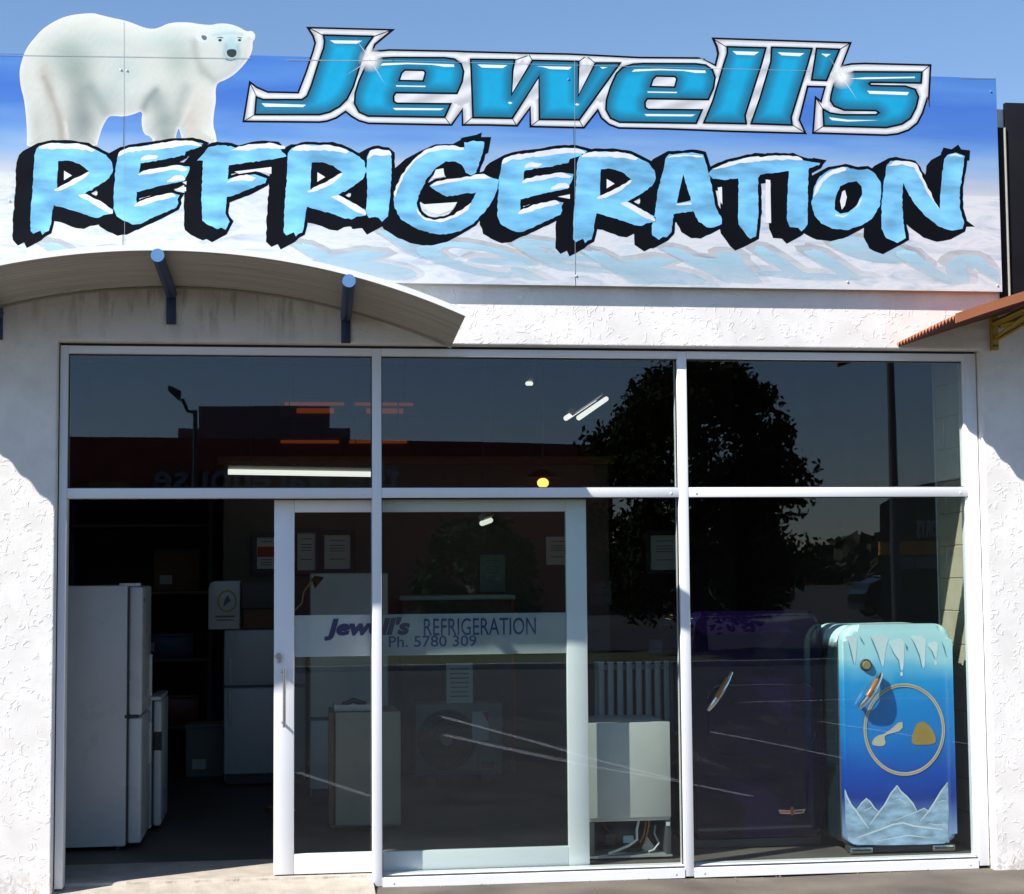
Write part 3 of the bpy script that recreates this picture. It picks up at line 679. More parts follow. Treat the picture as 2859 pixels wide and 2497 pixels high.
# ---- polar bear cut-out
bear = c1([(212, 1197), (216, 1050), (205, 900), (190, 780), (166, 700), (155, 600), (160, 530), (185, 450), (200, 410), (230, 358), (262, 318), (330, 240), (400, 190), (480, 147), (560, 122), (650, 110), (745, 105), (790, 118), (880, 140), (1000, 165), (1080, 195), (1150, 222), (1215, 233), (1270, 220), (1330, 190), (1400, 178), (1500, 178), (1600, 195), (1680, 201), (1740, 187), (1820, 190), (1900, 215), (1960, 252), (2003, 245), (2030, 270), (2030, 310), (2010, 332), (2010, 390), (1990, 450), (1940, 520), (1870, 590), (1800, 635), (1730, 660), (1714, 720), (1720, 800), (1702, 900), (1695, 1000), (1715, 1060), (1728, 1150), (1460, 1150), (1440, 1080), (1422, 1010), (1402, 1080), (1388, 1150), (1225, 1150), (1205, 1090), (1142, 1068), (1124, 970), (1136, 880), (1060, 912), (980, 930), (900, 922), (862, 930), (820, 1000), (792, 1080), (768, 1180)])
bear_s = smooth_poly(bear, 1)
P, T = fill2d(bear_s, (), 3.6)
def bear_cols(P):
    Q = P*2.85      # back to tracing units
    base = np.tile(srgb_lin([[228, 230, 222]]), (len(P), 1))
    blobs = [(560, 420, 190, 130, (176, 194, 186), .8), (590, 560, 150, 130, (164, 178, 170), .75), (640, 760, 110, 170, (148, 158, 154), .7), (660, 980, 120, 170, (142, 152, 152), .85), (300, 1000, 60, 160, (190, 194, 188), .6), (560, 1050, 90, 120, (176, 182, 180), .5),
             (345, 580, 50, 80, (190, 178, 164), .45), (390, 720, 45, 120, (178, 174, 164), .5), (420, 950, 80, 200, (196, 196, 190), .6), (475, 1000, 28, 130, (190, 180, 168), .5), (520, 1060, 14, 90, (232, 226, 220), .6),
             (820, 330, 170, 70, (204, 220, 216), .5), (990, 560, 160, 160, (198, 214, 212), .6), (860, 760, 120, 100, (178, 192, 190), .6), (1000, 800, 140, 70, (206, 216, 214), .5),
             (1300, 330, 200, 90, (196, 214, 210), .6), (1420, 480, 120, 140, (184, 198, 190), .7), (1250, 800, 80, 90, (160, 172, 170), .75), (1310, 960, 110, 130, (152, 164, 162), .8), (1340, 1080, 80, 60, (146, 158, 160), .6), (1440, 760, 120, 150, (190, 200, 192), .5),
             (1530, 960, 90, 160, (214, 204, 192), .7), (1620, 820, 60, 140, (226, 220, 210), .6), (1800, 270, 140, 80, (208, 232, 236), .7), (1840, 400, 70, 90, (176, 212, 222), .75), (1700, 480, 110, 70, (214, 222, 220), .5), (1620, 560, 70, 60, (200, 200, 192), .5), (1610, 290, 55, 60, (228, 238, 236), .7)]
    for x, y, sx, sy, c, a in blobs:
        w = a*np.exp(-(((Q[:, 0]-x)/sx)**2+((Q[:, 1]-y)/sy)**2)); base = base*(1-w[:, None])+srgb_lin([c])*w[:, None]
    def crease(L, wd, c, a):
        nonlocal base
        q = np.array(L, float); best = np.full(len(Q), 1e9)
        for i in range(len(q)-1):
            dv = q[i+1]-q[i]; t_ = np.clip(((Q-q[i])@dv)/(dv@dv), 0, 1); best = np.minimum(best, np.hypot(*(Q-q[i]-t_[:, None]*dv).T))
        w = a*np.exp(-(best/wd)**2); base = base*(1-w[:, None])+srgb_lin([c])*w[:, None]
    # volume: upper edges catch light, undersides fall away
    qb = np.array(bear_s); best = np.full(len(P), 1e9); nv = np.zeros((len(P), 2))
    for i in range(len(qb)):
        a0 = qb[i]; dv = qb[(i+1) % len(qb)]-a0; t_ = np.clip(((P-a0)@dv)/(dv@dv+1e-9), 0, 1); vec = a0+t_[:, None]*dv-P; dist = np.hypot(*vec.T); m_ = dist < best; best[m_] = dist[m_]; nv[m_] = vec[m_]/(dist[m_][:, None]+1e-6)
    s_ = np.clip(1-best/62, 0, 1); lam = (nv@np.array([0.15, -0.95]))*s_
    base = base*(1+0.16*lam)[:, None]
    crease([(490, 1190), (492, 1040), (455, 900), (405, 740), (350, 620)], 26, (176, 168, 156), .5); crease([(540, 1190), (540, 1080), (520, 980)], 14, (232, 228, 222), .5)
    crease([(860, 930), (780, 800), (720, 700)], 55, (150, 164, 162), .55); crease([(1138, 880), (1170, 800), (1240, 720)], 32, (142, 156, 156), .65); crease([(1560, 720), (1500, 860), (1425, 1010)], 22, (228, 224, 218), .7); crease([(1480, 700), (1420, 860), (1390, 1060)], 40, (176, 186, 182), .5)
    crease([(1545, 340), (1560, 450), (1610, 560), (1720, 655)], 34, (178, 186, 178), .55); crease([(1730, 640), (1850, 560), (1960, 470)], 30, (196, 206, 206), .45)
    crease([(1800, 360), (1790, 430), (1800, 470)], 18, (170, 196, 204), .6); crease([(1890, 360), (1900, 430), (1880, 480)], 16, (170, 196, 204), .6); crease([(1842, 320), (1842, 380)], 26, (190, 222, 230), .6); crease([(1700, 280), (1760, 270), (1850, 262), (1930, 275)], 12, (186, 206, 212), .5)
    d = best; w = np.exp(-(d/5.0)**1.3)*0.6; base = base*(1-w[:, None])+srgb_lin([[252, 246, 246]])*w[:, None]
    # fur: fine strands and mottling
    k = np.zeros(len(P))
    for i in range(26):
        th = rng.uniform(0.9, 2.2); f = rng.uniform(0.25, 0.9); k += np.sin((Q[:, 0]*math.cos(th)+Q[:, 1]*math.sin(th)*0.35)*f*0.35+rng.uniform(0, 6.28)+2*np.sin(Q[:, 1]*0.012+i))/26
    base *= (1+0.06*k)[:, None]
    return np.clip(base**1.18*0.86, 0, 1)
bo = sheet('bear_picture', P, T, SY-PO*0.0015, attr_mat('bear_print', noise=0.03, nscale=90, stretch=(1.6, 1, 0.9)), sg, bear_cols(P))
# the part of the bear above the boards is a cut-out sheet of its own
top_of_bear = [p for p in bear_s if p[1] < 175]
poly_slab('bear_cutout', offset(bear_s, -1.0), SY-PO*0.0008, SY+0.009, mat('sheet_back', (0.6, 0.6, 0.6), rough=0.5, linear=True), sg)
def inkspot(name, L, material, dy=0.0025, f=c1, par=bo, sm=1): return flat(name, smooth_poly(f(L), sm), SY-PO*dy, material, par)
ink_d = mat('bear_dark_ink', (0.018, 0.026, 0.034), rough=0.5, linear=True); ink_g = mat('bear_grey_ink', (0.10, 0.17, 0.19), rough=0.5, linear=True); ink_l = mat('bear_pale_ink', (0.50, 0.62, 0.65), rough=0.5, linear=True); ink_w = mat('bear_white_ink', (0.74, 0.76, 0.76), rough=0.5, linear=True)
inkspot('nose', [(1803, 405), (1825, 392), (1868, 392), (1884, 410), (1880, 440), (1858, 458), (1825, 455), (1806, 436)], ink_d)
inkspot('muzzle_shade', [(1795, 468), (1840, 480), (1880, 465), (1876, 474), (1840, 488), (1800, 480)], ink_g)
inkspot('eye', [(1734, 318), (1750, 308), (1768, 318), (1758, 332), (1742, 332)], ink_d); inkspot('eye', [(1890, 318), (1905, 309), (1922, 317), (1914, 331), (1898, 331)], ink_d)
inkspot('brow', [(1715, 305), (1750, 292), (1780, 300), (1775, 308), (1745, 303)], ink_g, 0.0022); inkspot('brow', [(1880, 302), (1905, 294), (1930, 303), (1925, 309), (1900, 304)], ink_g, 0.0022)
inkspot('ear', [(1555, 290), (1570, 258), (1610, 245), (1655, 256), (1668, 285), (1650, 330), (1610, 340), (1575, 325)], ink_w, 0.0021); inkspot('ear_shade', [(1600, 280), (1640, 285), (1650, 310), (1625, 325), (1605, 305)], ink_g, 0.0026)
inkspot('ear', [(1972, 262), (2004, 250), (2025, 275), (2022, 305), (2000, 312), (1980, 290)], ink_w, 0.0021)

# ---- JEWELL'S : chrome word with blue glass letters
sil = mix_((c2, [(572, 73), (1298, 92), (1140, 222), (1126, 262), (1190, 262), (1250, 256), (1800, 266)]), (c3, [(0, 270), (430, 281), (860, 290), (1420, 318), (1900, 322), (1965, 336)]), (c4, [(135, 180), (205, 213), (220, 150), (212, 110), (187, 53), (1025, 80), (972, 216), (1020, 206), (1100, 203), (1500, 213), (1488, 430), (1490, 475), (1474, 432), (1452, 505), (1420, 568), (1365, 612), (1300, 635), (1230, 643), (785, 630), (802, 400), (836, 428), (856, 354), (764, 352), (716, 545), (756, 632), (300, 620)]), (c3, [(1660, 918), (1250, 910), (1170, 880), (1105, 825), (1080, 770), (972, 908), (522, 898), (522, 755), (425, 892)]), (c2, [(2052, 885), (1843, 885), (1843, 770), (1765, 885), (1080, 872), (1000, 850), (940, 815), (893, 777), (820, 827), (740, 855), (680, 862), (48, 856), (105, 512), (170, 562), (260, 600), (500, 605), (560, 450), (620, 270), (637, 205), (620, 150)]))
word = poly_slab('chrome_word', sil, SY-PO*0.0020, SY+0.009, inkblack, sg)
letters = {}
letters['J'] = (c2([(722, 150), (1105, 160), (1052, 235), (1020, 330), (985, 450), (950, 560), (900, 660), (840, 720), (760, 765), (680, 785), (160, 785), (170, 660), (220, 678), (540, 678), (585, 645), (620, 560), (680, 370), (722, 250), (730, 190)]), [])
e_o = c2([(1060, 410), (1110, 362), (1190, 338), (1280, 333), (1700, 335), (1780, 345), (1832, 382), (1852, 440), (1840, 520), (1800, 612), (1300, 605), (1278, 640), (1282, 690), (1312, 708), (1742, 712), (1700, 806), (1080, 797), (1010, 766), (975, 700), (980, 620), (1010, 520)]); e_h = c2([(1375, 420), (1535, 424), (1555, 448), (1535, 525), (1322, 520), (1345, 450)])
letters['e'] = (e_o, [e_h]); sh = lambda L, dx, dy: [(a+dx, b+dy) for a, b in L]
letters['e2'] = (sh(e_o, 702, 17), [sh(e_h, 702, 17)])
letters['w'] = (c3([(50, 348), (392, 352), (378, 430), (372, 645), (552, 357), (918, 365), (918, 655), (1068, 378), (1250, 378), (925, 828), (612, 824), (605, 465), (378, 815), (68, 810)]), [])
letters['l1'] = (c4([(285, 115), (502, 121), (480, 205), (380, 520), (386, 563), (148, 558), (200, 430), (264, 215), (285, 150)]), [])
letters['l2'] = (c4([(550, 118), (778, 125), (755, 210), (655, 530), (660, 571), (430, 563), (480, 420), (545, 200)]), [])
letters['ap'] = (c4([(818, 125), (942, 130), (868, 305), (790, 302)]), [])
letters['s'] = (c4([(905, 400), (922, 335), (965, 288), (1040, 264), (1436, 266), (1432, 320), (1135, 316), (1118, 330), (1135, 346), (1340, 350), (1398, 368), (1416, 410), (1402, 470), (1370, 532), (1320, 566), (1230, 586), (862, 577), (858, 492), (890, 510), (960, 521), (1170, 521), (1195, 503), (1170, 485), (980, 482), (922, 460), (902, 430)]), [])
chrome_poly = offset(sil, -5.4)
P, T = fill2d(chrome_poly, (), 4.0)
d1 = segdist(P, sil); d2 = np.full(len(P), 1e9); inside = np.zeros(len(P), bool)
for k, (o_, hs) in letters.items():
    for lp in [o_]+hs: d2 = np.minimum(d2, segdist(P, lp))
tt = np.clip((d1-4)/(d1-4+np.maximum(d2-4, 0.1)+1e-6), 0, 1)
prof = np.interp(tt, [0, 0.18, 0.38, 0.6, 0.82, 1.0], [168, 204, 232, 246, 212, 160])
prof = np.where(d1+d2 > 46, np.interp(np.sin(P[:, 1]*0.12+P[:, 0]*0.05)*0.5+0.5, [0, 1], [196, 232]), prof)
tint = np.stack([prof*0.985, prof*0.985, prof*1.0], 1); dark = np.clip(np.sin(P[:, 1]*0.021)*0.5+0.5, 0, 1)[:, None]*10
sheet('chrome', P, T, SY-PO*0.0032, attr_mat('chrome_print', noise=0.03), word, np.clip(srgb_lin(np.clip(tint-dark, 0, 255))*0.94, 0, 1))
cyan_m = attr_mat('cyan_print', rough=0.3, noise=0.05, nscale=14)
for k, (o_, hs) in letters.items():
    flat('letter_outline', offset(o_, 5.2), SY-PO*0.0042, inkblack, word, [offset(h, -4.8) for h in hs])
    P, T = fill2d(o_, hs, 5.0); d = segdist(P, o_)
    for h in hs: d = np.minimum(d, segdist(P, h))
    t = (np.clip(d/32, 0, 1)**1.2)[:, None]; c = srgb_lin([[34, 108, 140]])*(1-t)+srgb_lin([[26, 166, 212]])*t
    if k == 'J': q = np.clip((P[:, 1]-230)/90, 0, 1)[:, None]*np.clip((930-P[:, 0])/180, 0, 1)[:, None]; c = c*(1-0.45*q)+srgb_lin([[60, 110, 140]])*0.45*q
    sheet('letter', P, T, SY-PO*0.0054, cyan_m, word, np.clip(c*0.9, 0, 1))
hl = mat('white_highlight_ink', (0.80, 0.83, 0.85), rough=0.35, var=0.02, linear=True)
for f, L in ((c2, [(765, 185), (1030, 188), (985, 212), (805, 210)]), (c2, [(205, 700), (570, 712), (545, 730), (235, 728)]), (c2, [(1178, 392), (1200, 372), (1400, 368), (1780, 382), (1784, 402), (1700, 402), (1600, 385), (1400, 380)]), (c2, [(1305, 553), (1550, 557), (1545, 567), (1310, 563)]), (c2, [(1280, 738), (1700, 742), (1670, 757), (1300, 755)]),
             (c3, [(95, 382), (342, 388), (305, 412), (135, 408)]), (c3, [(580, 396), (870, 402), (845, 425), (690, 420), (640, 405)]), (c3, [(1100, 402), (1165, 405), (1120, 418)]), (c3, [(345, 695), (362, 686), (384, 696), (365, 708)]), (c3, [(893, 708), (912, 700), (932, 710), (912, 720)]),
             (c4, [(310, 135), (470, 140), (440, 160), (335, 156)]), (c4, [(580, 142), (740, 148), (712, 166), (605, 160)]), (c4, [(840, 150), (898, 153), (870, 170)]), (c4, [(1115, 372), (1365, 380), (1355, 398), (1130, 390)]), (c4, [(1000, 300), (1100, 292), (1400, 288), (1400, 296), (1100, 303)]), (c4, [(885, 530), (1000, 545), (1190, 548), (1000, 556), (905, 548)])):
    flat('highlight', f(L), SY-PO*0.0064, hl, word)
eh = c2([(1178, 392), (1200, 372), (1400, 368), (1780, 382), (1784, 402), (1700, 402), (1600, 385), (1400, 380)])
for L in (eh, c2([(1305, 553), (1550, 557), (1545, 567), (1310, 563)]), c2([(1280, 738), (1700, 742), (1670, 757), (1300, 755)])): flat('highlight', sh(L, 702, 17), SY-PO*0.0064, hl, word)
def hairline(a, b, w=2.2):
    (x0, y0), (x1, y1) = a, b; L = math.hypot(x1-x0, y1-y0); nx, ny = -(y1-y0)/L*w/2, (x1-x0)/L*w/2
    return [(x0+nx, y0+ny), (x1+nx, y1+ny), (x1-nx, y1-ny), (x0-nx, y0-ny)]
for f, a, b in ((c2, (590, 82), (722, 150)), (c2, (1280, 96), (1105, 160)), (c2, (60, 848), (160, 787)), (c2, (112, 535), (170, 655)), (c2, (1755, 880), (1700, 806)), (c2, (1855, 880), (1935, 812)), (c3, (418, 886), (378, 816)), (c3, (530, 890), (612, 826)), (c3, (965, 902), (925, 830)), (c3, (395, 350), (505, 310)), (c3, (520, 305), (552, 357)), (c3, (920, 362), (975, 322)), (c3, (1000, 322), (1065, 374)), (c4, (195, 62), (285, 116)), (c4, (1015, 86), (942, 130)), (c4, (748, 625), (660, 571)), (c4, (795, 622), (862, 577)), (c4, (806, 410), (858, 492)), (c4, (1492, 218), (1436, 266))):
    A, B_ = f([a, b]); flat('mitre_line', hairline(A, B_), SY-PO*0.0050, inkblack, word)
# two printed star glints
def glint_mat():
    M = bpy.data.materials.new('glint_print'); M.use_nodes = True; n = M.node_tree.nodes; l = M.node_tree.links
    for x in list(n): n.remove(x)
    o = n.new('ShaderNodeOutputMaterial'); mx = n.new('ShaderNodeMixShader'); tr = n.new('ShaderNodeBsdfTransparent'); df = n.new('ShaderNodeBsdfDiffuse'); df.inputs[0].default_value = (0.85, 0.86, 0.86, 1)
    a = n.new('ShaderNodeAttribute'); a.attribute_name = 'Col'; l.new(a.outputs['Color'], mx.inputs[0]); l.new(tr.outputs[0], mx.inputs[1]); l.new(df.outputs[0], mx.inputs[2]); l.new(mx.outputs[0], o.inputs[0]); return M
GL = glint_mat()
for (gx, gy), rays in ((c2([(1098, 345)])[0], c2([(965, 155), (880, 480), (1228, 568)])), (c4([(965, 290)])[0], c4([(885, 165), (1065, 440)]))):
    pts = [(gx, gy)]; Ts = []; al = [1.0]; nn = 32
    for rr, a_ in ((10, .9), (22, .45), (36, 0.0)):
        for j in range(nn): pts.append((gx+rr*math.cos(2*math.pi*j/nn), gy+rr*math.sin(2*math.pi*j/nn))); al.append(a_)
    for j in range(nn): Ts.append((0, 1+j, 1+(j+1) % nn))
    for q in range(2):
        for j in range(nn):
            a_, b_ = 1+q*nn+j, 1+q*nn+(j+1) % nn; Ts += [(a_, a_+nn, b_), (b_, a_+nn, b_+nn)]
    o = sheet('glint', np.array(pts), np.array(Ts), SY-PO*0.0072, GL, word, np.repeat(np.array(al)[:, None], 3, 1))
    for (rx, ry) in rays:
        L = math.hypot(rx-gx, ry-gy); nx, ny = -(ry-gy)/L*3, (rx-gx)/L*3
        sheet('glint_ray', np.array([(gx+nx, gy+ny), (gx, gy), (gx-nx, gy-ny), (rx, ry)]), np.array([(0, 1, 3), (1, 2, 3)]), SY-PO*0.0076, GL, word, np.array([[.05]*3, [1.]*3, [.05]*3, [.15]*3]))

# ---- REFRIGERATION : brushed letters with snow caps over a black drop
ice = mat('ice_blue_brush', (0.17, 0.48, 0.76), rough=0.4, var=0.34, vscale=5.5, linear=True, stretch=(0.9, 1, 2.6)); snow = mat('snow_cap_ink', (0.72, 0.72, 0.74), rough=0.45, var=0.10, vscale=9, linear=True)
R_o = [(295, 130), (400, 108), (560, 113), (660, 128), (730, 160), (800, 198), (842, 250), (852, 310), (822, 372), (740, 430), (640, 487), (740, 540), (852, 608), (850, 640), (780, 650), (740, 672), (690, 665), (600, 630), (500, 602), (405, 575), (392, 640), (382, 720), (368, 770), (340, 780), (320, 800), (305, 768), (275, 780), (250, 792), (230, 770), (233, 600), (250, 400), (258, 200), (275, 150)]
R_h = [(440, 242), (520, 240), (600, 265), (672, 320), (560, 400), (430, 452), (432, 350)]
R_c = [[(288, 152), (310, 125), (390, 106), (470, 116), (560, 110), (640, 123), (722, 160), (700, 176), (600, 155), (480, 152), (330, 152)], [(405, 460), (480, 420), (600, 360), (675, 318), (660, 352), (560, 420), (480, 457), (415, 470)], [(583, 500), (640, 488), (700, 520), (790, 568), (852, 622), (842, 642), (740, 592), (640, 532)]]
R_p = [[(483, 316), (542, 352), (482, 388)], [(703, 490), (735, 473), (732, 500)]]
E_o = [(888, 205), (920, 160), (1000, 140), (1150, 120), (1280, 97), (1450, 90), (1532, 112), (1500, 140), (1400, 172), (1392, 200), (1230, 232), (1060, 260), (1050, 342), (1200, 300), (1350, 275), (1430, 285), (1420, 330), (1398, 370), (1385, 395), (1200, 432), (1030, 476), (1025, 572), (1100, 540), (1200, 505), (1300, 483), (1355, 500), (1338, 530), (1345, 560), (1330, 592), (1200, 650), (1060, 716), (1000, 722), (930, 692), (880, 660), (855, 600), (860, 450), (870, 300)]
E_c = [[(885, 212), (900, 170), (960, 143), (1100, 128), (1270, 98), (1400, 88), (1480, 100), (1528, 132), (1400, 122), (1250, 147), (1100, 162), (950, 182)], [(1035, 352), (1080, 315), (1200, 293), (1340, 273), (1420, 300), (1400, 317), (1300, 307), (1150, 337)], [(1005, 587), (1050, 545), (1180, 503), (1300, 483), (1330, 510), (1200, 537), (1100, 572)], [(1060, 220), (1120, 193), (1195, 205), (1180, 227), (1065, 242)], [(1255, 402), (1310, 353), (1380, 353), (1402, 387)]]
E_p = [[(1310, 456), (1402, 438), (1402, 472)], [(1375, 404), (1406, 394), (1404, 422)]]
F_o = [(1485, 240), (1540, 182), (1570, 140), (1640, 123), (1740, 130), (1800, 150), (1900, 122), (1980, 113), (2090, 120), (2160, 207), (2070, 228), (1890, 250), (1725, 276), (1715, 382), (1800, 355), (1920, 343), (2012, 375), (2000, 410), (1890, 450), (1800, 490), (1710, 512), (1700, 640), (1732, 700), (1700, 762), (1668, 745), (1640, 757), (1560, 720), (1525, 690), (1520, 500), (1530, 240)]
F_c = [[(1735, 162), (1800, 130), (1900, 116), (2052, 108), (2150, 130), (2150, 152), (2000, 147), (1850, 162)], [(1700, 407), (1760, 365), (1860, 343), (1932, 370), (1900, 392), (1800, 392)]]
F_p = [[(1768, 322), (2046, 288), (2046, 340), (1930, 320), (1800, 340)]]
I_o = [(878, 205), (900, 165), (960, 150), (1030, 163), (1062, 190), (1063, 330), (1045, 560), (1035, 660), (1012, 680), (990, 702), (965, 672), (940, 665), (890, 672), (870, 640), (880, 450), (872, 300)]
I_c = [[(878, 232), (900, 163), (960, 148), (1000, 163), (1050, 163), (1064, 200), (1000, 207), (930, 197)]]
G_o = [(1610, 102), (1680, 90), (1762, 100), (1742, 200), (1700, 330), (1660, 352), (1620, 330), (1590, 270), (1540, 245), (1470, 245), (1400, 290), (1330, 370), (1280, 470), (1250, 560), (1270, 630), (1330, 680), (1400, 692), (1490, 670), (1600, 620), (1660, 560), (1700, 480), (1580, 495), (1480, 512), (1440, 495), (1400, 470), (1348, 430), (1400, 400), (1550, 378), (1680, 358), (1760, 343), (1815, 368), (1872, 385), (1860, 450), (1830, 530), (1770, 620), (1680, 712), (1580, 772), (1470, 797), (1350, 786), (1230, 742), (1130, 680), (1085, 600), (1080, 510), (1120, 380), (1200, 270), (1290, 190), (1400, 140), (1500, 140), (1610, 150)]
G_c = [[(1262, 200), (1340, 150), (1420, 128), (1520, 123), (1612, 138), (1600, 162), (1450, 157), (1350, 177), (1250, 232), (1160, 342), (1100, 482), (1085, 522), (1078, 480), (1140, 340)], [(1348, 432), (1420, 393), (1560, 373), (1680, 348), (1760, 340), (1818, 375), (1700, 377), (1560, 397), (1420, 422)], [(1240, 588), (1290, 660), (1380, 690), (1480, 668), (1600, 608), (1662, 553), (1640, 612), (1540, 672), (1430, 707), (1320, 692), (1260, 642)]]
G_p = [[(1395, 308), (1452, 298), (1462, 360), (1368, 377)], [(1298, 570), (1557, 553), (1520, 612), (1420, 647), (1340, 627)]]
A_o = [(1298, 212), (1320, 190), (1450, 183), (1490, 178), (1575, 193), (1600, 270), (1640, 430), (1665, 580), (1717, 680), (1715, 717), (1660, 742), (1600, 742), (1540, 702), (1500, 620), (1420, 630), (1350, 645), (1335, 780), (1300, 817), (1270, 815), (1240, 837), (1190, 802), (1188, 730), (1210, 640), (1230, 480), (1270, 330)]
A_h = [(1425, 343), (1482, 540), (1378, 562), (1400, 450)]
A_c = [[(1300, 222), (1330, 202), (1450, 194), (1570, 204), (1572, 216), (1450, 206), (1340, 214)], [(1370, 562), (1490, 556), (1486, 572), (1375, 577)]]
A_p = [[(1684, 443), (1716, 438), (1719, 572), (1700, 540)]]
TI_o = mix_((c7, [(1613, 340), (1650, 300), (1750, 257), (1880, 224), (2000, 207)]), (c8, [(100, 158), (200, 149), (350, 149), (430, 180), (552, 200), (545, 216), (472, 236), (462, 400), (460, 650), (440, 680), (415, 702), (390, 675), (330, 670), (308, 620), (315, 400), (322, 258), (220, 270), (115, 285), (95, 310), (100, 560), (80, 740), (40, 757), (15, 735)]), (c7, [(1880, 770), (1840, 720), (1840, 375), (1740, 388), (1650, 376)]))
TI_c = [mix_((c7, [(1638, 306), (1750, 260), (1870, 226), (2000, 206)]), (c8, [(100, 156), (200, 145), (380, 146), (432, 180), (330, 172), (150, 180), (0, 197)]), (c7, [(1850, 257), (1740, 292)]))]
TI_p = [c8([(153, 320), (186, 325), (192, 640), (149, 640)])]
O_o = [(499, 440), (510, 370), (550, 300), (620, 250), (740, 228), (830, 250), (900, 243), (960, 280), (997, 340), (1002, 420), (990, 520), (930, 612), (850, 662), (740, 692), (640, 682), (560, 642), (510, 582), (489, 500)]
O_h = [(700, 370), (760, 340), (820, 333), (857, 370), (862, 430), (820, 512), (760, 562), (700, 572), (658, 540), (665, 460)]
O_c = [[(500, 456), (530, 350), (600, 278), (700, 232), (748, 234), (742, 256), (650, 282), (570, 342), (520, 432)], [(660, 572), (720, 590), (800, 556), (867, 443), (850, 492), (790, 562), (720, 602), (670, 592)]]
O_p = [[(715, 410), (735, 398), (749, 450), (735, 512), (712, 542), (699, 480)]]
N_o = [(1043, 212), (1070, 185), (1110, 178), (1240, 203), (1270, 240), (1330, 350), (1390, 470), (1430, 540), (1440, 400), (1450, 280), (1465, 170), (1490, 140), (1550, 123), (1617, 148), (1600, 260), (1580, 400), (1580, 530), (1612, 640), (1600, 682), (1560, 690), (1520, 697), (1430, 667), (1330, 592), (1250, 502), (1200, 422), (1165, 345), (1155, 450), (1165, 640), (1182, 750), (1150, 772), (1120, 787), (1040, 752), (1003, 680), (1005, 500), (1020, 350)]
N_c = [[(1045, 217), (1110, 183), (1200, 188), (1262, 205), (1332, 350), (1400, 490), (1432, 542), (1415, 525), (1318, 372), (1248, 232), (1150, 207)], [(1470, 152), (1550, 128), (1612, 155), (1550, 141)]]
def tr(L, dx, dy): return [(a+dx, b+dy) for a, b in L]
brush = []
def letter(f, o_, hs, caps, pats, dx=0, dy=0): brush.append((f(tr(o_, dx, dy)), [f(tr(h, dx, dy)) for h in hs], [f(tr(q, dx, dy)) for q in caps], [f(tr(q, dx, dy)) for q in pats]))
I5 = lambda L: L
letter(c5, R_o, [R_h], R_c, R_p); letter(c5, E_o, [], E_c, E_p); letter(c5, F_o, [], F_c, F_p); letter(c5, R_o, [R_h], R_c, R_p, 1910, 12); letter(c6, I_o, [], I_c, []); letter(c6, G_o, [], G_c, G_p)
letter(c5, E_o, [], E_c, E_p[:1], 2894, 56); letter(c7, R_o, [R_h], R_c, R_p, 365, 62); letter(c7, A_o, [A_h], A_c, A_p)
brush.append((TI_o, [], TI_c, TI_p)); letter(c8, O_o, [O_h], O_c, O_p); letter(c8, N_o, [], N_c, [])
paper = mat('sign_snow_gap', (0.72, 0.73, 0.76), rough=0.45, var=0.05, linear=True)
def fade_mat(name, rgb):
    M = bpy.data.materials.new(name); M.use_nodes = True; n = M.node_tree.nodes; l = M.node_tree.links; b = n['Principled BSDF']; o = n['Material Output']
    b.inputs['Base Color'].default_value = rgb+(1,); b.inputs['Roughness'].default_value = 0.4
    a = n.new('ShaderNodeAttribute'); a.attribute_name = 'Col'; tr_ = n.new('ShaderNodeBsdfTransparent'); mx = n.new('ShaderNodeMixShader')
    tc = n.new('ShaderNodeTexCoord'); mp = n.new('ShaderNodeMapping'); mp.inputs['Scale'].default_value = (2, 1, 12); mp.inputs['Rotation'].default_value = (0, 0.25, 0); l.new(tc.outputs['Object'], mp.inputs[0]); no = n.new('ShaderNodeTexNoise'); no.inputs['Scale'].default_value = 3; no.inputs['Detail'].default_value = 6; l.new(mp.outputs[0], no.inputs[0])
    mr = n.new('ShaderNodeMapRange'); mr.inputs[1].default_value = 0.35; mr.inputs[2].default_value = 0.6; mr.inputs[3].default_value = 0.8; l.new(no.outputs[0], mr.inputs[0]); mm_ = n.new('ShaderNodeMath'); mm_.operation = 'MULTIPLY'; l.new(a.outputs['Fac'], mm_.inputs[0]); l.new(mr.outputs[0], mm_.inputs[1])
    l.new(mm_.outputs[0], mx.inputs[0]); l.new(tr_.outputs[0], mx.inputs[1]); l.new(b.outputs[0], mx.inputs[2]); l.new(mx.outputs[0], o.inputs[0]); return M
pale_ref = fade_mat('reflection_pale_blue', (0.42, 0.66, 0.80)); grey_ref = fade_mat('reflection_grey', (0.42, 0.43, 0.44))
def clip_bottom(poly):
    """keep the part above the lower edge of the boards"""
    lim = lambda x: 785+ (x-1120)*0.0150-2.0
    o = []; n = len(poly)
    for i in range(n):
        a, b = poly[i], poly[(i+1) % n]; da, db = lim(a[0])-a[1], lim(b[0])-b[1]
        if da >= 0: o.append(a)
        if (da >= 0) != (db >= 0): t = da/(da-db); o.append((a[0]+t*(b[0]-a[0]), a[1]+t*(b[1]-a[1])))
    return [(min(a, 2794), b) for a, b in o]
SV = (-41, 22)
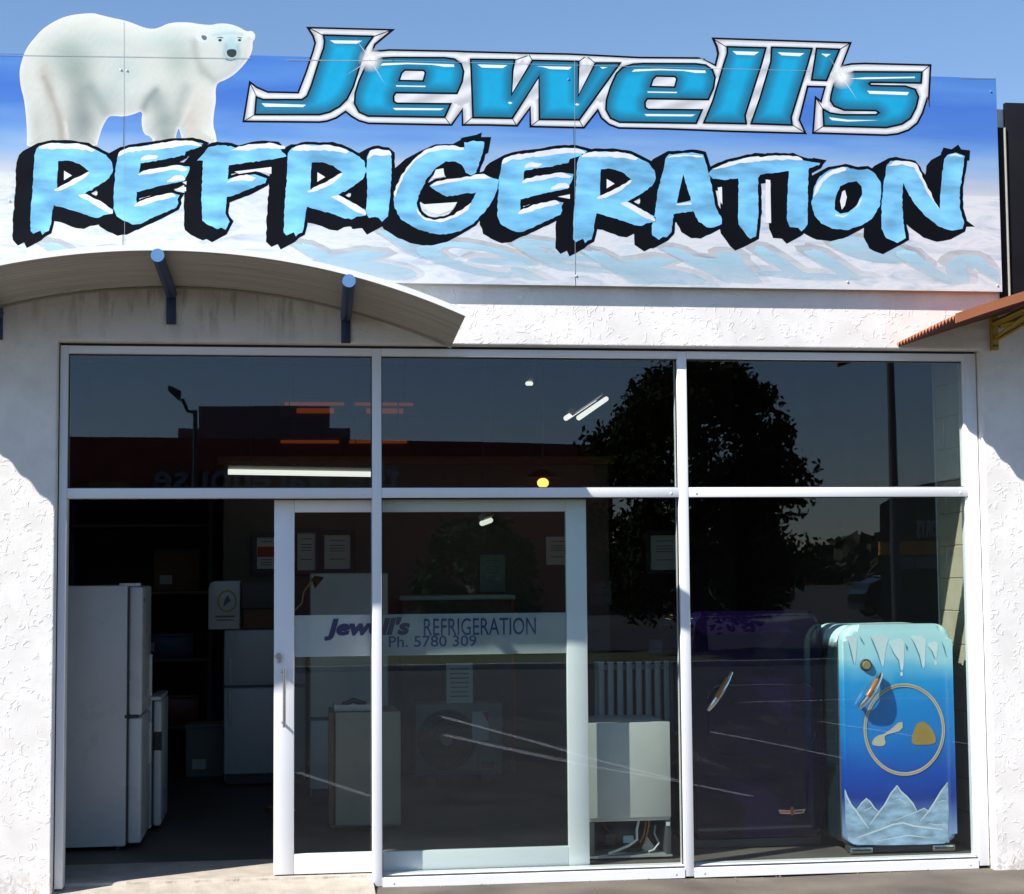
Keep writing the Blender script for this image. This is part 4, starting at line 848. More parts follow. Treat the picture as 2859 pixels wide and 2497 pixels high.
for i, (o_, hs, caps, pats) in enumerate(brush):
    # black drop behind the letter: outline swept towards lower left
    og = offset(rough_poly(o_, 0.9, 10, i), 8.8); n = len(og)
    V2 = list(og)+[(a+SV[0], b+SV[1]) for a, b in og]; E2 = [(j, (j+1) % n) for j in range(n)]+[(n+j, n+(j+1) % n) for j in range(n)]+[(j, n+j) for j in range(n)]
    r_ = delaunay_2d_cdt([Vector(v) for v in V2], E2, [], 0, 1e-3); P = np.array([(v.x, v.y) for v in r_[0]]); T = np.array([list(f) for f in r_[2]], int); cc = P[T].mean(1)
    keep = np.zeros(len(T), bool)
    for q in np.linspace(0, 1, 25): keep |= pip(cc-q*np.array(SV), og)
    T = T[keep]
    drop = sheet('letter_drop', P, T, SY-PO*0.0020-0.00003*i, inkblack, sg)
    face = flat('letter_face', rough_poly(o_, 0.8, 7, 50+i), SY-PO*0.0062, ice, drop, [rough_poly(h, 0.6, 8, 70+i) for h in hs])
    for q in caps: flat('snow_cap', smooth_poly(rough_poly(q, 1.3, 9, 90+i), 1), SY-PO*0.0074, snow, drop)
    for q in pats: flat('gap', q, SY-PO*0.0050, paper, drop)
    # painted reflection in the ice: flipped, squashed and slanted
    yb = max(p[1] for p in o_)+16
    if i >= 3 or i == 0:
        fl = lambda L, g: [((a+(yb-b)*0.62+8), yb+g+(yb-b)*0.42) for a, b in L]
        for nm, src, mm, dy_, g in (('reflection_shade', offset(o_, 20), grey_ref, 0.0006, -10), ('reflection', o_, pale_ref, 0.0012, -4)):
            cl = clip_bottom(fl(src, g))
            if len(cl) > 3:
                try:
                    P, T = fill2d(cl, (), 11.0); al = np.clip(1.05-(P[:, 1]-(yb-15))/150.0, 0.10, 1.0)*(0.42 if 'shade' in nm else 1.0)
                    sheet(nm, P, T, SY-PO*dy_-0.00001*i, mm, sg, np.repeat(al[:, None], 3, 1))
                except Exception: pass
for L in (c8([(1440, 130), (1460, 85), (1520, 98), (1568, 63), (1590, 98), (1655, 106), (1650, 180), (1450, 200)]), c8([(1600, 600), (1690, 666), (1600, 668)]), c6([(1570, 100), (1590, 68), (1700, 45), (1742, 28), (1735, 62), (1812, 62), (1790, 180), (1740, 210)]), c8([(500, 160), (600, 178), (560, 225), (480, 240)])):
    flat('brush_tip', L, SY-PO*0.0036, inkblack, sg)
# open joints and screws crossing the artwork
joint_m = mat('panel_joint', (0.34, 0.36, 0.38), rough=0.6, linear=True)
for x, y0_, y1_, ww in ((1604, 168, 760, 1.1), (346, 60, 690, 0.9)):
    flat('panel_joint', [(x-ww/2, y0_), (x+ww/2, y0_), (x+2+ww/2, y1_), (x+2-ww/2, y1_)], SY-PO*0.0082, joint_m, sg)
for (xa, ya, xb, yb, ww) in ((0, 154, 700, 164, 1.4), (800, 168, 1095, 170, 1.8), (2680, 218, 2776, 219, 1.6), (1100, 170, 2260, 198, 0.8)):
    flat('panel_joint', hairline((xa, ya), (xb, yb), ww), SY-PO*0.0082, joint_m if ww > 1 else mat('fine_joint', (0.35, 0.5, 0.6), rough=0.5, linear=True), sg)
scr = mat('painted_screw', (0.62, 0.62, 0.60), rough=0.35, metal=0.3, linear=True); scrb = mat('blue_screw', (0.08, 0.25, 0.55), rough=0.35, linear=True)
for x, y, mm in ((337, 194, scr), (354, 196, scr), (1588, 221, scrb), (2768, 255, scrb), (2787, 797, scr), (2368, 787, scr), (1610, 770, scr), (25, 560, scr)):
    X, Z = at(x, y, SY-0.01); bm = bmesh.new(); bmesh.ops.create_uvsphere(bm, u_segments=10, v_segments=6, radius=0.0065, matrix=Matrix.Translation((X, SY-PO*0.0085, Z)) @ Matrix.Diagonal((1, 0.5, 1, 1)))
    link('screw', me_from(bm, 'screw', True), mm, sg)

# ================================================================== STOCK INSIDE THE SHOP
enamel = mat('white_enamel', (0.54, 0.55, 0.56), rough=0.28, var=0.03, linear=True); enamel_old = mat('aged_white_enamel', (0.46, 0.46, 0.43), rough=0.35, var=0.05, linear=True)
gask = mat('grey_gasket', (0.06, 0.06, 0.065), rough=0.6, linear=True); black_p = mat('black_plastic', (0.015, 0.015, 0.016), rough=0.45, linear=True); dark_steel = mat('dark_steel', (0.08, 0.085, 0.09), rough=0.5, metal=0.5, linear=True)
copper = mat('copper_pipe', (0.42, 0.17, 0.08), rough=0.35, metal=0.9, linear=True); tan_m = mat('beige_cabinet', (0.30, 0.26, 0.20), rough=0.55, var=0.06, linear=True); wood_m = mat('brown_timber', (0.16, 0.08, 0.04), rough=0.6, var=0.2, linear=True, stretch=(1, 1, 6))
paper_m = mat('white_paper', (0.62, 0.63, 0.62), rough=0.7, var=0.02, linear=True); ink_grey = mat('grey_print', (0.18, 0.19, 0.20), rough=0.7, linear=True); red_p = mat('red_print', (0.42, 0.045, 0.03), rough=0.6, linear=True); frame_blk = mat('black_frame', (0.012, 0.012, 0.014), rough=0.4, linear=True)

def side_on_fridge(name, label, xb, xd0, xd1, y0, y1, ztop, split, parent_group=None):
    t = thing(name, label, 'fridge', ((xb+xd1)/2, (y0+y1)/2, 0))
    box('body', xb, xd0, y0, y1, 0.03, ztop, enamel, t, 0.006)
    box('door_seal', xd0+0.001, xd0+0.010, y0+0.012, y1-0.012, 0.05, ztop-0.012, gask, t)
    if split:
        u = box('upper_door', xd0+0.012, xd1, y0-0.004, y1+0.004, split+0.006, ztop-0.006, enamel, t, 0.014, 3); w_ = box('lower_door', xd0+0.012, xd1, y0-0.004, y1+0.004, 0.045, split-0.006, enamel, t, 0.014, 3)
        box('hinge', xd0-0.01, xd1-0.02, y0-0.007, y0+0.03, split-0.009, split+0.009, black_p, t, 0.002, 1); box('handle', xd1-0.004, xd1+0.014, y1-0.09, y1-0.04, split+0.08, split+0.34, enamel, u, 0.005); box('handle', xd1-0.004, xd1+0.014, y1-0.09, y1-0.04, split-0.34, split-0.08, enamel, w_, 0.005)
        box('top_hinge_cover', xd0-0.05, xd1-0.015, y0+0.005, y0+0.07, ztop-0.004, ztop+0.014, enamel, t, 0.004)
        box('badge', xd1-0.001, xd1+0.002, y0+0.05, y0+0.12, ztop-0.10, ztop-0.08, dark_steel, u)
    else:
        u = box('door', xd0+0.012, xd1, y0-0.004, y1+0.004, 0.045, ztop-0.03, enamel, t, 0.012, 3); box('worktop', xb-0.005, xd1-0.004, y0-0.006, y1+0.006, ztop-0.026, ztop, enamel, t, 0.006)
        box('recess_handle', xd0+0.014, xd1+0.001, y0-0.0055, y0+0.02, ztop-0.34, ztop-0.22, black_p, u, 0.003, 1)
    for yy in (y0+0.05, y1-0.05):
        for xx in (xb+0.05, xd0-0.05):
            bm = bmesh.new(); bmesh.ops.create_cone(bm, cap_ends=True, segments=10, radius1=0.02, radius2=0.016, depth=0.03, matrix=Matrix.Translation((xx, yy, 0.018))); link('foot', me_from(bm, 'foot'), black_p, t)
    return t
zt1 = dd(200, 1174, 1.1)[1]; zs1 = dd(262, 1436, 1.1)[1]
side_on_fridge('upright_fridge', 'tall white two door fridge seen side on just inside the left jamb', -1.62, -0.955, -0.865, 1.09, 1.72, zt1, zs1)
zt2 = dd(300, 1397, 1.75)[1]
side_on_fridge('bar_freezer', 'low white freezer standing behind the tall fridge on the left', -1.30, -0.862, -0.800, 1.78, 2.36, zt2, None)

def front_fridge(name, label, x0, x1, y0, ztop, split, m_, handle_left=True):
    t = thing(name, label, 'fridge', ((x0+x1)/2, y0+0.3, 0))
    box('body', x0, x1, y0+0.055, y0+0.6, 0.03, ztop-0.005, m_, t, 0.008)
    u = box('upper_door', x0-0.003, x1+0.003, y0, y0+0.05, split+0.008, ztop, m_, t, 0.012, 3); w_ = box('lower_door', x0-0.003, x1+0.003, y0, y0+0.05, 0.09, split-0.008, m_, t, 0.012, 3)
    box('kick_plate', x0+0.01, x1-0.01, y0+0.03, y0+0.054, 0.012, 0.082, gask, t)
    box('split_trim', x0+0.002, x1-0.002, y0+0.006, y0+0.048, split-0.0075, split+0.0075, dark_steel, t)
    hx_ = x0+0.03 if handle_left else x1-0.06
    box('handle', hx_, hx_+0.028, y0-0.025, y0-0.0005, split+0.03, split+0.22, m_, u, 0.005); box('handle', hx_, hx_+0.028, y0-0.025, y0-0.0005, split-0.3, split-0.03, m_, w_, 0.005)
    return t
xa, _ = dd(449, 1450, 4.05); zf = dd(500, 1262, 4.05)[1]; zsp = dd(500, 1376, 4.05)[1]
front_fridge('fridge_freezer', 'white fridge freezer facing the doorway with a white box on top', xa, xa+0.62, 4.05, zf, zsp, enamel)
bx0_, bz0_ = dd(417, 1262, 4.0); bx1_, bz1_ = dd(481, 1164, 4.0)
bt = thing('cooler_box', 'white box with a yellow ring emblem standing on the fridge freezer', 'box', ((bx0_+bx1_)/2, 4.2, zf))
bt_pts = [(bx0_, bz0_), (bx1_, bz0_), (bx1_, bz1_), (bx0_+0.05, bz1_), (bx0_+0.015, bz1_-0.015), (bx0_, bz1_-0.06)]
prism('body', bt_pts, 4.0, 4.32, enamel, bt, 0.008)
ex, ez = dd(455, 1205, 3.99); yel_print = mat('yellow_print', (0.40, 0.36, 0.06), rough=0.6, linear=True)
def ring(name, cx_, cz_, r0, r1, y, material, parent, n=48, sx=1.0, sz=1.0):
    V = []; Fs = []
    for i in range(n):
        a = 2*math.pi*i/n; V += [(cx_+r0*sx*math.cos(a), y, cz_+r0*sz*math.sin(a)), (cx_+r1*sx*math.cos(a), y, cz_+r1*sz*math.sin(a))]
    for i in range(n): j = (i+1) % n; Fs.append((2*i, 2*i+1, 2*j+1, 2*j))
    me = bpy.data.meshes.new(name); me.from_pydata(V, [], Fs); return link(name, me, material, parent)
ring('emblem_ring', ex, ez, 0.072, 0.086, 3.9985, yel_print, bt, 40, 0.85, 1.0)
def flatx(name, pts, y, material, parent):
    me = bpy.data.meshes.new(name); me.from_pydata([(x, y, z) for x, z in pts], [], [tuple(range(len(pts)))]); return link(name, me, material, parent)
flatx('emblem_mark', [(ex-0.03, ez-0.045), (ex+0.01, ez-0.01), (ex+0.03, ez+0.0), (ex+0.005, ez+0.05), (ex-0.02, ez+0.01)], 3.998, ink_grey, bt)
boxes('print_lines', [(ex-0.09, ex+0.06, 3.9975, 3.9985, ez-0.125, ez-0.110), (ex-0.08, ex+0.05, 3.9975, 3.9985, ez-0.150, ez-0.140)], ink_grey, bt)
cx0_, cz0_ = dd(484, 1252, 4.1); cx1_, cz1_ = dd(560, 1168, 4.1)
ct = thing('storage_crate', 'dark grey lidded crate beside the white box on the fridge freezer', 'crate', ((cx0_+cx1_)/2, 4.3, zf))
crate_m = mat('grey_crate', (0.10, 0.10, 0.09), rough=0.6, linear=True)
box('tub', cx0_+0.012, cx1_-0.01, 4.1, 4.5, zf+0.004, cz0_+0.12, wood_m, ct, 0.006); box('lid', cx0_, cx1_, 4.09, 4.51, cz0_+0.124, cz1_, crate_m, ct, 0.006)

# partition with certificates, posters and shelves
pw = thing('back_partition', 'dull cream partition wall behind the counter hung with notices', 'wall', (2.0, 5.2, 0))
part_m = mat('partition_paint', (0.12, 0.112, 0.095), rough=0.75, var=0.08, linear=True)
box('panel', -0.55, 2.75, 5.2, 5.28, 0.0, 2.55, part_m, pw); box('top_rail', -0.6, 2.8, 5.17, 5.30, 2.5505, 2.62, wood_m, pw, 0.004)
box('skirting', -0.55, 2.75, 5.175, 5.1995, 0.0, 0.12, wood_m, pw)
def certificate(x0d, x1d, y0d, y1d, label, red=False, framed=True, mm=paper_m):
    X0, Z1 = dd(x0d, y0d, 5.17); X1, Z0 = dd(x1d, y1d, 5.17); t = thing('certificate' if framed else 'notice', label, 'certificate' if framed else 'notice', ((X0+X1)/2, 5.17, Z0))
    if framed:
        boxes('frame', [(X0-0.04, X1+0.04, 5.165, 5.195, Z1, Z1+0.04), (X0-0.04, X1+0.04, 5.165, 5.195, Z0-0.04, Z0), (X0-0.04, X0, 5.165, 5.195, Z0, Z1), (X1, X1+0.04, 5.165, 5.195, Z0, Z1)], frame_blk, t)
    sh_ = box('sheet', X0, X1, 5.185, 5.1975, Z0, Z1, mm, t)
    h = Z1-Z0; wd = X1-X0
    boxes('print_lines', [(X0+wd*0.2, X1-wd*0.2, 5.1835, 5.1848, Z1-h*f_-0.008, Z1-h*f_) for f_ in ((0.12, 0.7, 0.78, 0.86) if red else (0.15, 0.3, 0.38, 0.46, 0.7))], ink_grey, t)
    if red: box('red_block', X0+wd*0.03, X1-wd*0.03, 5.1835, 5.1848, Z1-h*0.62, Z1-h*0.3, red_p, t)
    return t
certificate(515, 552, 1077, 1140, 'black framed certificate with a red block seen through the open doorway', True)
certificate(596, 632, 1068, 1143, 'black framed white certificate just right of the door stile')
certificate(650, 702, 1072, 1140, 'wide framed certificate on the wall left of the first post')
certificate(962, 1013, 1112, 1186, 'unframed green tinted notice on the back wall behind the door glass', False, False, mat('green_notice', (0.20, 0.27, 0.25), rough=0.7, linear=True))
certificate(1095, 1140, 1076, 1132, 'pale notice near the top of the door pane beside its right stile', False, False)
certificate(1303, 1362, 1073, 1142, 'framed notice high on the wall left of the second post')
certificate(1184, 1226, 1166, 1212, 'mauve notice low on the wall right of the sliding door', False, False, mat('mauve_notice', (0.16, 0.14, 0.17), rough=0.7, linear=True))
certificate(1302, 1343, 1283, 1310, 'small blue card standing above the white barred rack', False, False, mat('blue_card', (0.06, 0.13, 0.26), rough=0.6, linear=True))

# shelving and stock in the gloom at the back left
sv = thing('steel_shelving', 'dark steel shelving unit in the gloom behind the open doorway', 'shelving', (-1.35, 6.4, 0))
for x in (-2.0, -0.72):
    for y in (6.2, 6.75): box('upright', x, x+0.035, y, y+0.035, 0.003, 2.3, dark_steel, sv)
for z in (0.25, 0.85, 1.45, 2.05): box('shelf', -1.99, -0.70, 6.205, 6.78, z, z+0.03, dark_steel, sv, 0.002, 1)
card = mat('brown_cardboard', (0.20, 0.13, 0.075), rough=0.8, var=0.12, linear=True); redbx = mat('red_tool_box', (0.22, 0.02, 0.015), rough=0.4, linear=True); bluebx = mat('blue_drum_paint', (0.03, 0.07, 0.20), rough=0.4, linear=True)
def carton(nm, label, x0, x1, z0, z1, mm, y0=6.22, y1=6.65):
    t = thing(nm, label, 'box', ((x0+x1)/2, (y0+y1)/2, z0)); box('body', x0, x1, y0, y1, z0+0.001, z1-0.03, mm, t, 0.004); box('lid', x0-0.006, x1+0.006, y0-0.006, y1+0.006, z1-0.0295, z1, mm, t, 0.003); box('label_patch', x0+0.05, x0+0.16, y0-0.002, y0-0.0003, z0+0.06, z0+0.14, paper_m, t); return t
carton('carton', 'brown carton on the second shelf of the dark shelving', -1.9, -1.45, 0.88, 1.2, card); carton('carton', 'brown carton on the third shelf of the dark shelving', -1.2, -0.8, 1.48, 1.85, card)
carton('tool_box', 'dull red tool box on the lowest shelf in the gloom', -1.3, -0.8, 0.28, 0.55, redbx); carton('carton', 'pale grey carton on the floor in the gloom beside the fridge freezer', -0.82, -0.52, 0.004, 0.42, mat('grey_carton', (0.22, 0.22, 0.21), rough=0.7, linear=True), 4.7, 5.0); carton('parts_case', 'blue parts case on the second shelf in the gloom', -1.35, -0.85, 0.88, 1.1, bluebx)
# counter
kx0, kz1 = dd(800, 1195, 4.5); kx1, _ = dd(1032, 1195, 4.5)
kt = thing('shop_counter', 'long counter with a pale top and brown front behind the door glass', 'counter', ((kx0+kx1)/2, 4.7, 0))
box('top', kx0, kx1, 4.48, 5.1, kz1-0.035, kz1, enamel, kt, 0.004); box('front', kx0+0.03, kx1-0.03, 4.52, 5.06, 0.0, kz1-0.036, mat('counter_brown', (0.12, 0.075, 0.05), rough=0.6, linear=True), kt); box('end_panel', kx1-0.029, kx1-0.004, 4.50, 5.08, 0.0, kz1-0.036, mat('counter_orange', (0.30, 0.075, 0.03), rough=0.6, linear=True), kt)
box('kick', kx0+0.05, kx1-0.05, 4.505, 4.5195, 0.0, 0.1, gask, kt)

# tall white display fridge behind door glass
fx0, fz = dd(622, 1149, 3.0); fx1, _ = dd(777, 1149, 3.0); fsp = dd(700, 1440, 3.0)[1]
front_fridge('display_fridge', 'tall white fridge standing behind the lettered door glass', fx0, fx1, 3.0, fz, fsp, enamel_old, False)
# beige dishwasher-size cabinet
tx0, tz1 = dd(672, 1428, 1.6); tx1, _ = dd(803, 1428, 1.6)
tt_ = thing('beige_cabinet', 'beige metal cabinet on the floor behind the first post', 'cabinet', ((tx0+tx1)/2, 1.9, 0))
box('body', tx0-0.03, tx1, 1.66, 2.2, 0.02, tz1-0.01, tan_m, tt_, 0.006); box('front_panel', tx0, tx1, 1.60, 1.655, 0.04, tz1, tan_m, tt_, 0.008); box('side_trim', tx0-0.04, tx0-0.004, 1.62, 1.655, 0.04, tz1-0.004, wood_m, tt_, 0.003)
box('plinth', tx0+0.02, tx1-0.02, 1.68, 2.18, 0.004, 0.0195, black_p, tt_)
ft = thing('drip_tray', 'small grey metal tray of parts on top of the beige cabinet', 'tray', (tx0+0.2, 1.8, tz1))
box('base', tx0+0.0, tx0+0.26, 1.68, 1.95, tz1+0.001, tz1+0.008, steel, ft); boxes('rim', [(tx0, tx0+0.26, 1.675, 1.6795, tz1+0.001, tz1+0.04), (tx0-0.005, tx0-0.0005, 1.68, 1.95, tz1+0.001, tz1+0.04), (tx0+0.2605, tx0+0.265, 1.68, 1.95, tz1+0.001, tz1+0.04)], steel, ft)
tube('fitting', [(tx0+0.05, 1.8, tz1+0.03), (tx0+0.12, 1.8, tz1+0.06), (tx0+0.2, 1.82, tz1+0.03)], 0.018, dark_steel, ft)

# air conditioner outdoor unit on a stand
ac_m = mat('yellowed_casing', (0.24, 0.235, 0.215), rough=0.5, var=0.08, linear=True)
ax0, az1 = dd(832, 1412, 3.8); ax1, az0 = dd(1008, 1552, 3.8)
ac = thing('air_conditioner', 'white outdoor air conditioning unit with a round fan grille behind the door', 'air conditioner', ((ax0+ax1)/2, 4.0, 0))
box('case', ax0, ax1, 3.8, 4.15, az0, az1, ac_m, ac, 0.012); fcx, fcz = ax0+0.36*(ax1-ax0), (az0+az1)/2; fr_ = 0.42*(az1-az0)
ring('fan_opening', fcx, fcz, 0.03, fr_, 3.7955, black_p, ac)
gb = bmesh.new()
for k in range(7):
    rr = fr_*(0.25+0.12*k); addtube(gb, [(fcx+rr*math.cos(2*math.pi*i/32), 3.788, fcz+rr*math.sin(2*math.pi*i/32)) for i in range(33)], 0.003, 5, False)
for k in range(12): a = math.pi*2*k/12; addtube(gb, [(fcx+0.03*math.cos(a), 3.789, fcz+0.03*math.sin(a)), (fcx+fr_*math.cos(a), 3.789, fcz+fr_*math.sin(a))], 0.003, 5)
link('fan_guard', me_from(gb, 'fan_guard'), dark_steel, ac)
bm = bmesh.new(); bmesh.ops.create_cone(bm, cap_ends=True, segments=24, radius1=0.045, radius2=0.045, depth=0.012, matrix=Matrix.Translation((fcx, 3.787, fcz)) @ Matrix.Rotation(math.radians(90), 4, 'X')); link('fan_hub', me_from(bm, 'fan_hub'), ac_m, ac)
box('service_cover', ax1-0.20, ax1-0.02, 3.785, 3.7995, az0+0.02, az1-0.08, ac_m, ac, 0.005); box('badge', ax1-0.17, ax1-0.07, 3.7835, 3.785, az0+0.05, az0+0.10, dark_steel, ac)
for xx in (ax0+0.08, ax1-0.16): box('stand_leg', xx, xx+0.08, 3.85, 4.1, 0.0, az0-0.0005, wood_m, ac, 0.003)
pp0, pz1 = dd(897, 1331, 3.75); pp1, pz0 = dd(951, 1411, 3.75)
nt = thing('price_notice', 'white printed sheet propped on top of the air conditioner', 'notice', ((pp0+pp1)/2, 3.85, az1))
box('sheet', pp0, pp1, 3.86, 3.864, az1, pz1, paper_m, nt); box('easel', (pp0+pp1)/2-0.03, (pp0+pp1)/2+0.03, 3.865, 3.95, az1, az1+0.08, gask, nt)
boxes('print_lines', [(pp0+0.03, pp1-0.03, 3.8585, 3.8597, pz1-0.05-0.035*k, pz1-0.04-0.035*k) for k in range(7)], ink_grey, nt)
q0, qz1 = dd(948, 1428, 3.7); q1, qz0 = dd(982, 1486, 3.7)
nt2 = thing('sale_ticket', 'white price ticket with a red corner stuck on the air conditioner', 'ticket', (q0, 3.78, qz0))
box('card', q0, q1, 3.776, 3.7795, qz0, qz1, paper_m, nt2); flatx('red_corner', [(q1-0.05, qz1-0.002), (q1-0.002, qz1-0.002), (q1-0.002, qz1-0.09)], 3.7745, red_p, nt2)

# small curved brass lamp by the door
lx0, lz0 = dd(592, 1222, 2.6); lx1, lz1 = dd(628, 1160, 2.6)
lt = thing('brass_lamp', 'small curved brass lamp arm just inside the door stile', 'lamp', (lx0, 2.6, 0)); brass = mat('old_brass', (0.40, 0.24, 0.10), rough=0.35, metal=0.85, linear=True)
tube('arm', [(lx0-0.1, 2.6, lz0-0.06), (lx0, 2.6, lz0), (lx0+0.045, 2.6, lz0+0.045), (lx0+0.055, 2.6, lz0+0.12), (lx1, 2.6, lz1)], 0.009, brass, lt)
bm = bmesh.new(); bmesh.ops.create_cone(bm, cap_ends=False, segments=24, radius1=0.05, radius2=0.018, depth=0.06, matrix=Matrix.Translation((lx1+0.02, 2.59, lz1-0.01)) @ Matrix.Rotation(math.radians(-50), 4, 'Y')); link('shade', me_from(bm, 'shade', True), brass, lt)
tube('stem', [(lx0-0.1, 2.6, 0.0), (lx0-0.1, 2.6, lz0-0.055)], 0.012, brass, lt)
bm = bmesh.new(); bmesh.ops.create_cone(bm, cap_ends=True, segments=24, radius1=0.11, radius2=0.09, depth=0.03, matrix=Matrix.Translation((lx0-0.1, 2.6, 0.018))); link('base', me_from(bm, 'base'), brass, lt)

# white barred rack
rack_m = mat('dull_white_paint', (0.26, 0.265, 0.27), rough=0.5, var=0.06, linear=True)
rx0, rz1 = dd(1196, 1327, 1.0); rx1, rz0 = dd(1348, 1447, 1.0)
rk = thing('barred_rack', 'white barred rack standing behind the bare freezer back', 'rack', ((rx0+rx1)/2, 1.05, 0))
nb_ = 8
for k in range(nb_):
    x = rx0+(rx1-rx0)*(k+0.5)/nb_; box('bar', x-0.019, x+0.017, 1.0, 1.03, rz0-0.06, rz1, rack_m, rk, 0.004)
box('top_rail', rx0, rx1, 1.031, 1.06, rz1-0.05, rz1-0.02, rack_m, rk); box('bottom_rail', rx0, rx1, 1.031, 1.06, rz0-0.05, rz0-0.02, rack_m, rk)
for x in (rx0, rx1-0.03): box('leg', x, x+0.03, 1.061, 1.09, 0.0, rz1, rack_m, rk)

# back of a fridge with its compressor bay
gx0, gz1_ = dd(1176, 1450, 0.25); gx1, gzm = dd(1345, 1637, 0.25); gz0_ = 0.03
rf = thing('turned_fridge', 'white fridge turned back to front showing its open compressor bay', 'fridge', ((gx0+gx1)/2, 0.5, 0))
gx0 = gx1-0.47
box('back_panel', gx0, gx1, 0.25, 0.262, gzm, gz1_, enamel_old, rf, 0.003); box('cabinet', gx0, gx1, 0.2625, 0.80, gzm-0.02, gz1_-0.004, enamel_old, rf, 0.004)
box('side_panel', gx1-0.03, gx1, 0.255, 0.80, 0.03, gzm-0.022, dark_steel, rf, 0.002); box('side_panel', gx0, gx0+0.03, 0.255, 0.80, 0.03, gzm-0.022, dark_steel, rf, 0.002); box('bay_back', gx0+0.031, gx1-0.031, 0.62, 0.64, 0.05, gzm-0.022, dark_steel, rf); box('base_tray', gx0-0.004, gx1+0.004, 0.25, 0.80, 0.018, 0.029, steel, rf)
for x in (gx0+0.04, gx1-0.07): box('foot', x, x+0.04, 0.28, 0.33, 0.0035, 0.0175, black_p, rf)
ccx = gx0+0.22
bm = bmesh.new(); bmesh.ops.create_uvsphere(bm, u_segments=24, v_segments=14, radius=1, matrix=Matrix.Translation((ccx, 0.44, 0.135)) @ Matrix.Diagonal((0.105, 0.09, 0.085, 1))); link('compressor', me_from(bm, 'compressor', True), black_p, rf)
box('compressor_mount', ccx-0.12, ccx+0.12, 0.37, 0.51, 0.03, 0.05, black_p, rf, 0.004); box('terminal_cover', ccx-0.01, ccx+0.05, 0.335, 0.36, 0.085, 0.125, mat('pale_plastic', (0.35, 0.45, 0.5), rough=0.5, linear=True), rf, 0.003)
box('starter_box', ccx-0.11, ccx-0.05, 0.36, 0.40, 0.07, 0.13, black_p, rf, 0.004)
tube('copper_tube', [(gx1-0.12, 0.36, gzm-0.02), (gx1-0.12, 0.35, 0.22), (gx1-0.14, 0.34, 0.13), (gx1-0.16, 0.33, 0.09), (ccx+0.09, 0.38, 0.08)], 0.006, copper, rf, 8); tube('copper_tube', [(gx1-0.105, 0.34, gzm-0.02), (gx1-0.11, 0.34, 0.18), (gx1-0.14, 0.33, 0.075)], 0.005, copper, rf, 8)
hose = mat('pale_hose', (0.58, 0.57, 0.54), rough=0.5, linear=True)
tube('drain_hose', [(gx1-0.10, 0.33, 0.235), (gx1-0.14, 0.32, 0.24), (gx1-0.175, 0.31, 0.215), (gx1-0.19, 0.30, 0.16), (gx1-0.19, 0.29, 0.11), (gx1-0.24, 0.28, 0.08), (gx1-0.31, 0.27, 0.055), (gx1-0.36, 0.265, 0.04)], 0.008, hose, rf, 10)
tube('power_cord', [(gx1-0.06, 0.40, 0.17), (gx1-0.075, 0.36, 0.13), (gx1-0.055, 0.33, 0.08), (gx1-0.09, 0.31, 0.045), (gx1-0.12, 0.30, 0.04)], 0.006, hose, rf, 8); prism('cover_flap', [(gx1-0.15, 0.032), (gx1-0.06, 0.032), (gx1-0.085, 0.07), (gx1-0.12, 0.12)], 0.37, 0.375, hose, rf, 0, 1, False)
box('clip', gx1-0.028, gx1-0.008, 0.248, 0.2548, gzm-0.05, gzm-0.03, enamel, rf)
tube('wire', [(gx0+0.04, 0.40, 0.27), (gx0+0.10, 0.37, 0.19), (ccx-0.06, 0.36, 0.11)], 0.004, bolt_m, rf, 6)

# ------------------------------------------------------------------ two rounded vintage fridges
def rrect(x0, x1, z0, z1, rt, rb, n=7):
    P = []
    for cx_, cz_, r, a0 in ((x1-rb, z0+rb, rb, -90), (x1-rt, z1-rt, rt, 0), (x0+rt, z1-rt, rt, 90), (x0+rb, z0+rb, rb, 180)):
        for k in range(n+1): a = math.radians(a0+90*k/n); P.append((cx_+r*math.cos(a), cz_+r*math.sin(a)))
    return P
def lever(parent, a, b, y, ms, mi):
    """long chrome lever bowed away from the door from pivot a to tip b"""
    (xa, za), (xb, zb) = a, b; n = 12; path = []; rad = []
    for k in range(n+1):
        t = k/n; path.append((xa+(xb-xa)*t, y-0.014-0.042*math.sin(math.pi*min(1, 0.12+t*0.9))**0.8, za+(zb-za)*t)); rad.append(0.008+0.015*math.sin(math.pi*(0.06+0.86*t))**0.5)
    o = tube('lever_handle', path, rad, ms, parent, 12)
    ins = tube('grip_inlay', [(p[0]-0.008, p[1]-0.0095, p[2]+0.003) for p in path[4:11]], [r*0.72 for r in rad[4:11]], mi, o, 8)
    tube('pivot', [(path[1][0], y+0.002, path[1][2]), path[1]], 0.012, ms, o, 10); tube('pivot', [(path[-2][0], y+0.002, path[-2][2]), path[-2]], 0.008, ms, o, 10)
    return o
chrome2 = mat('bright_chrome', (0.80, 0.80, 0.80), rough=0.08, metal=1.0, var=0.02, linear=True); amber = mat('amber_inlay', (0.40, 0.13, 0.02), rough=0.25, linear=True)

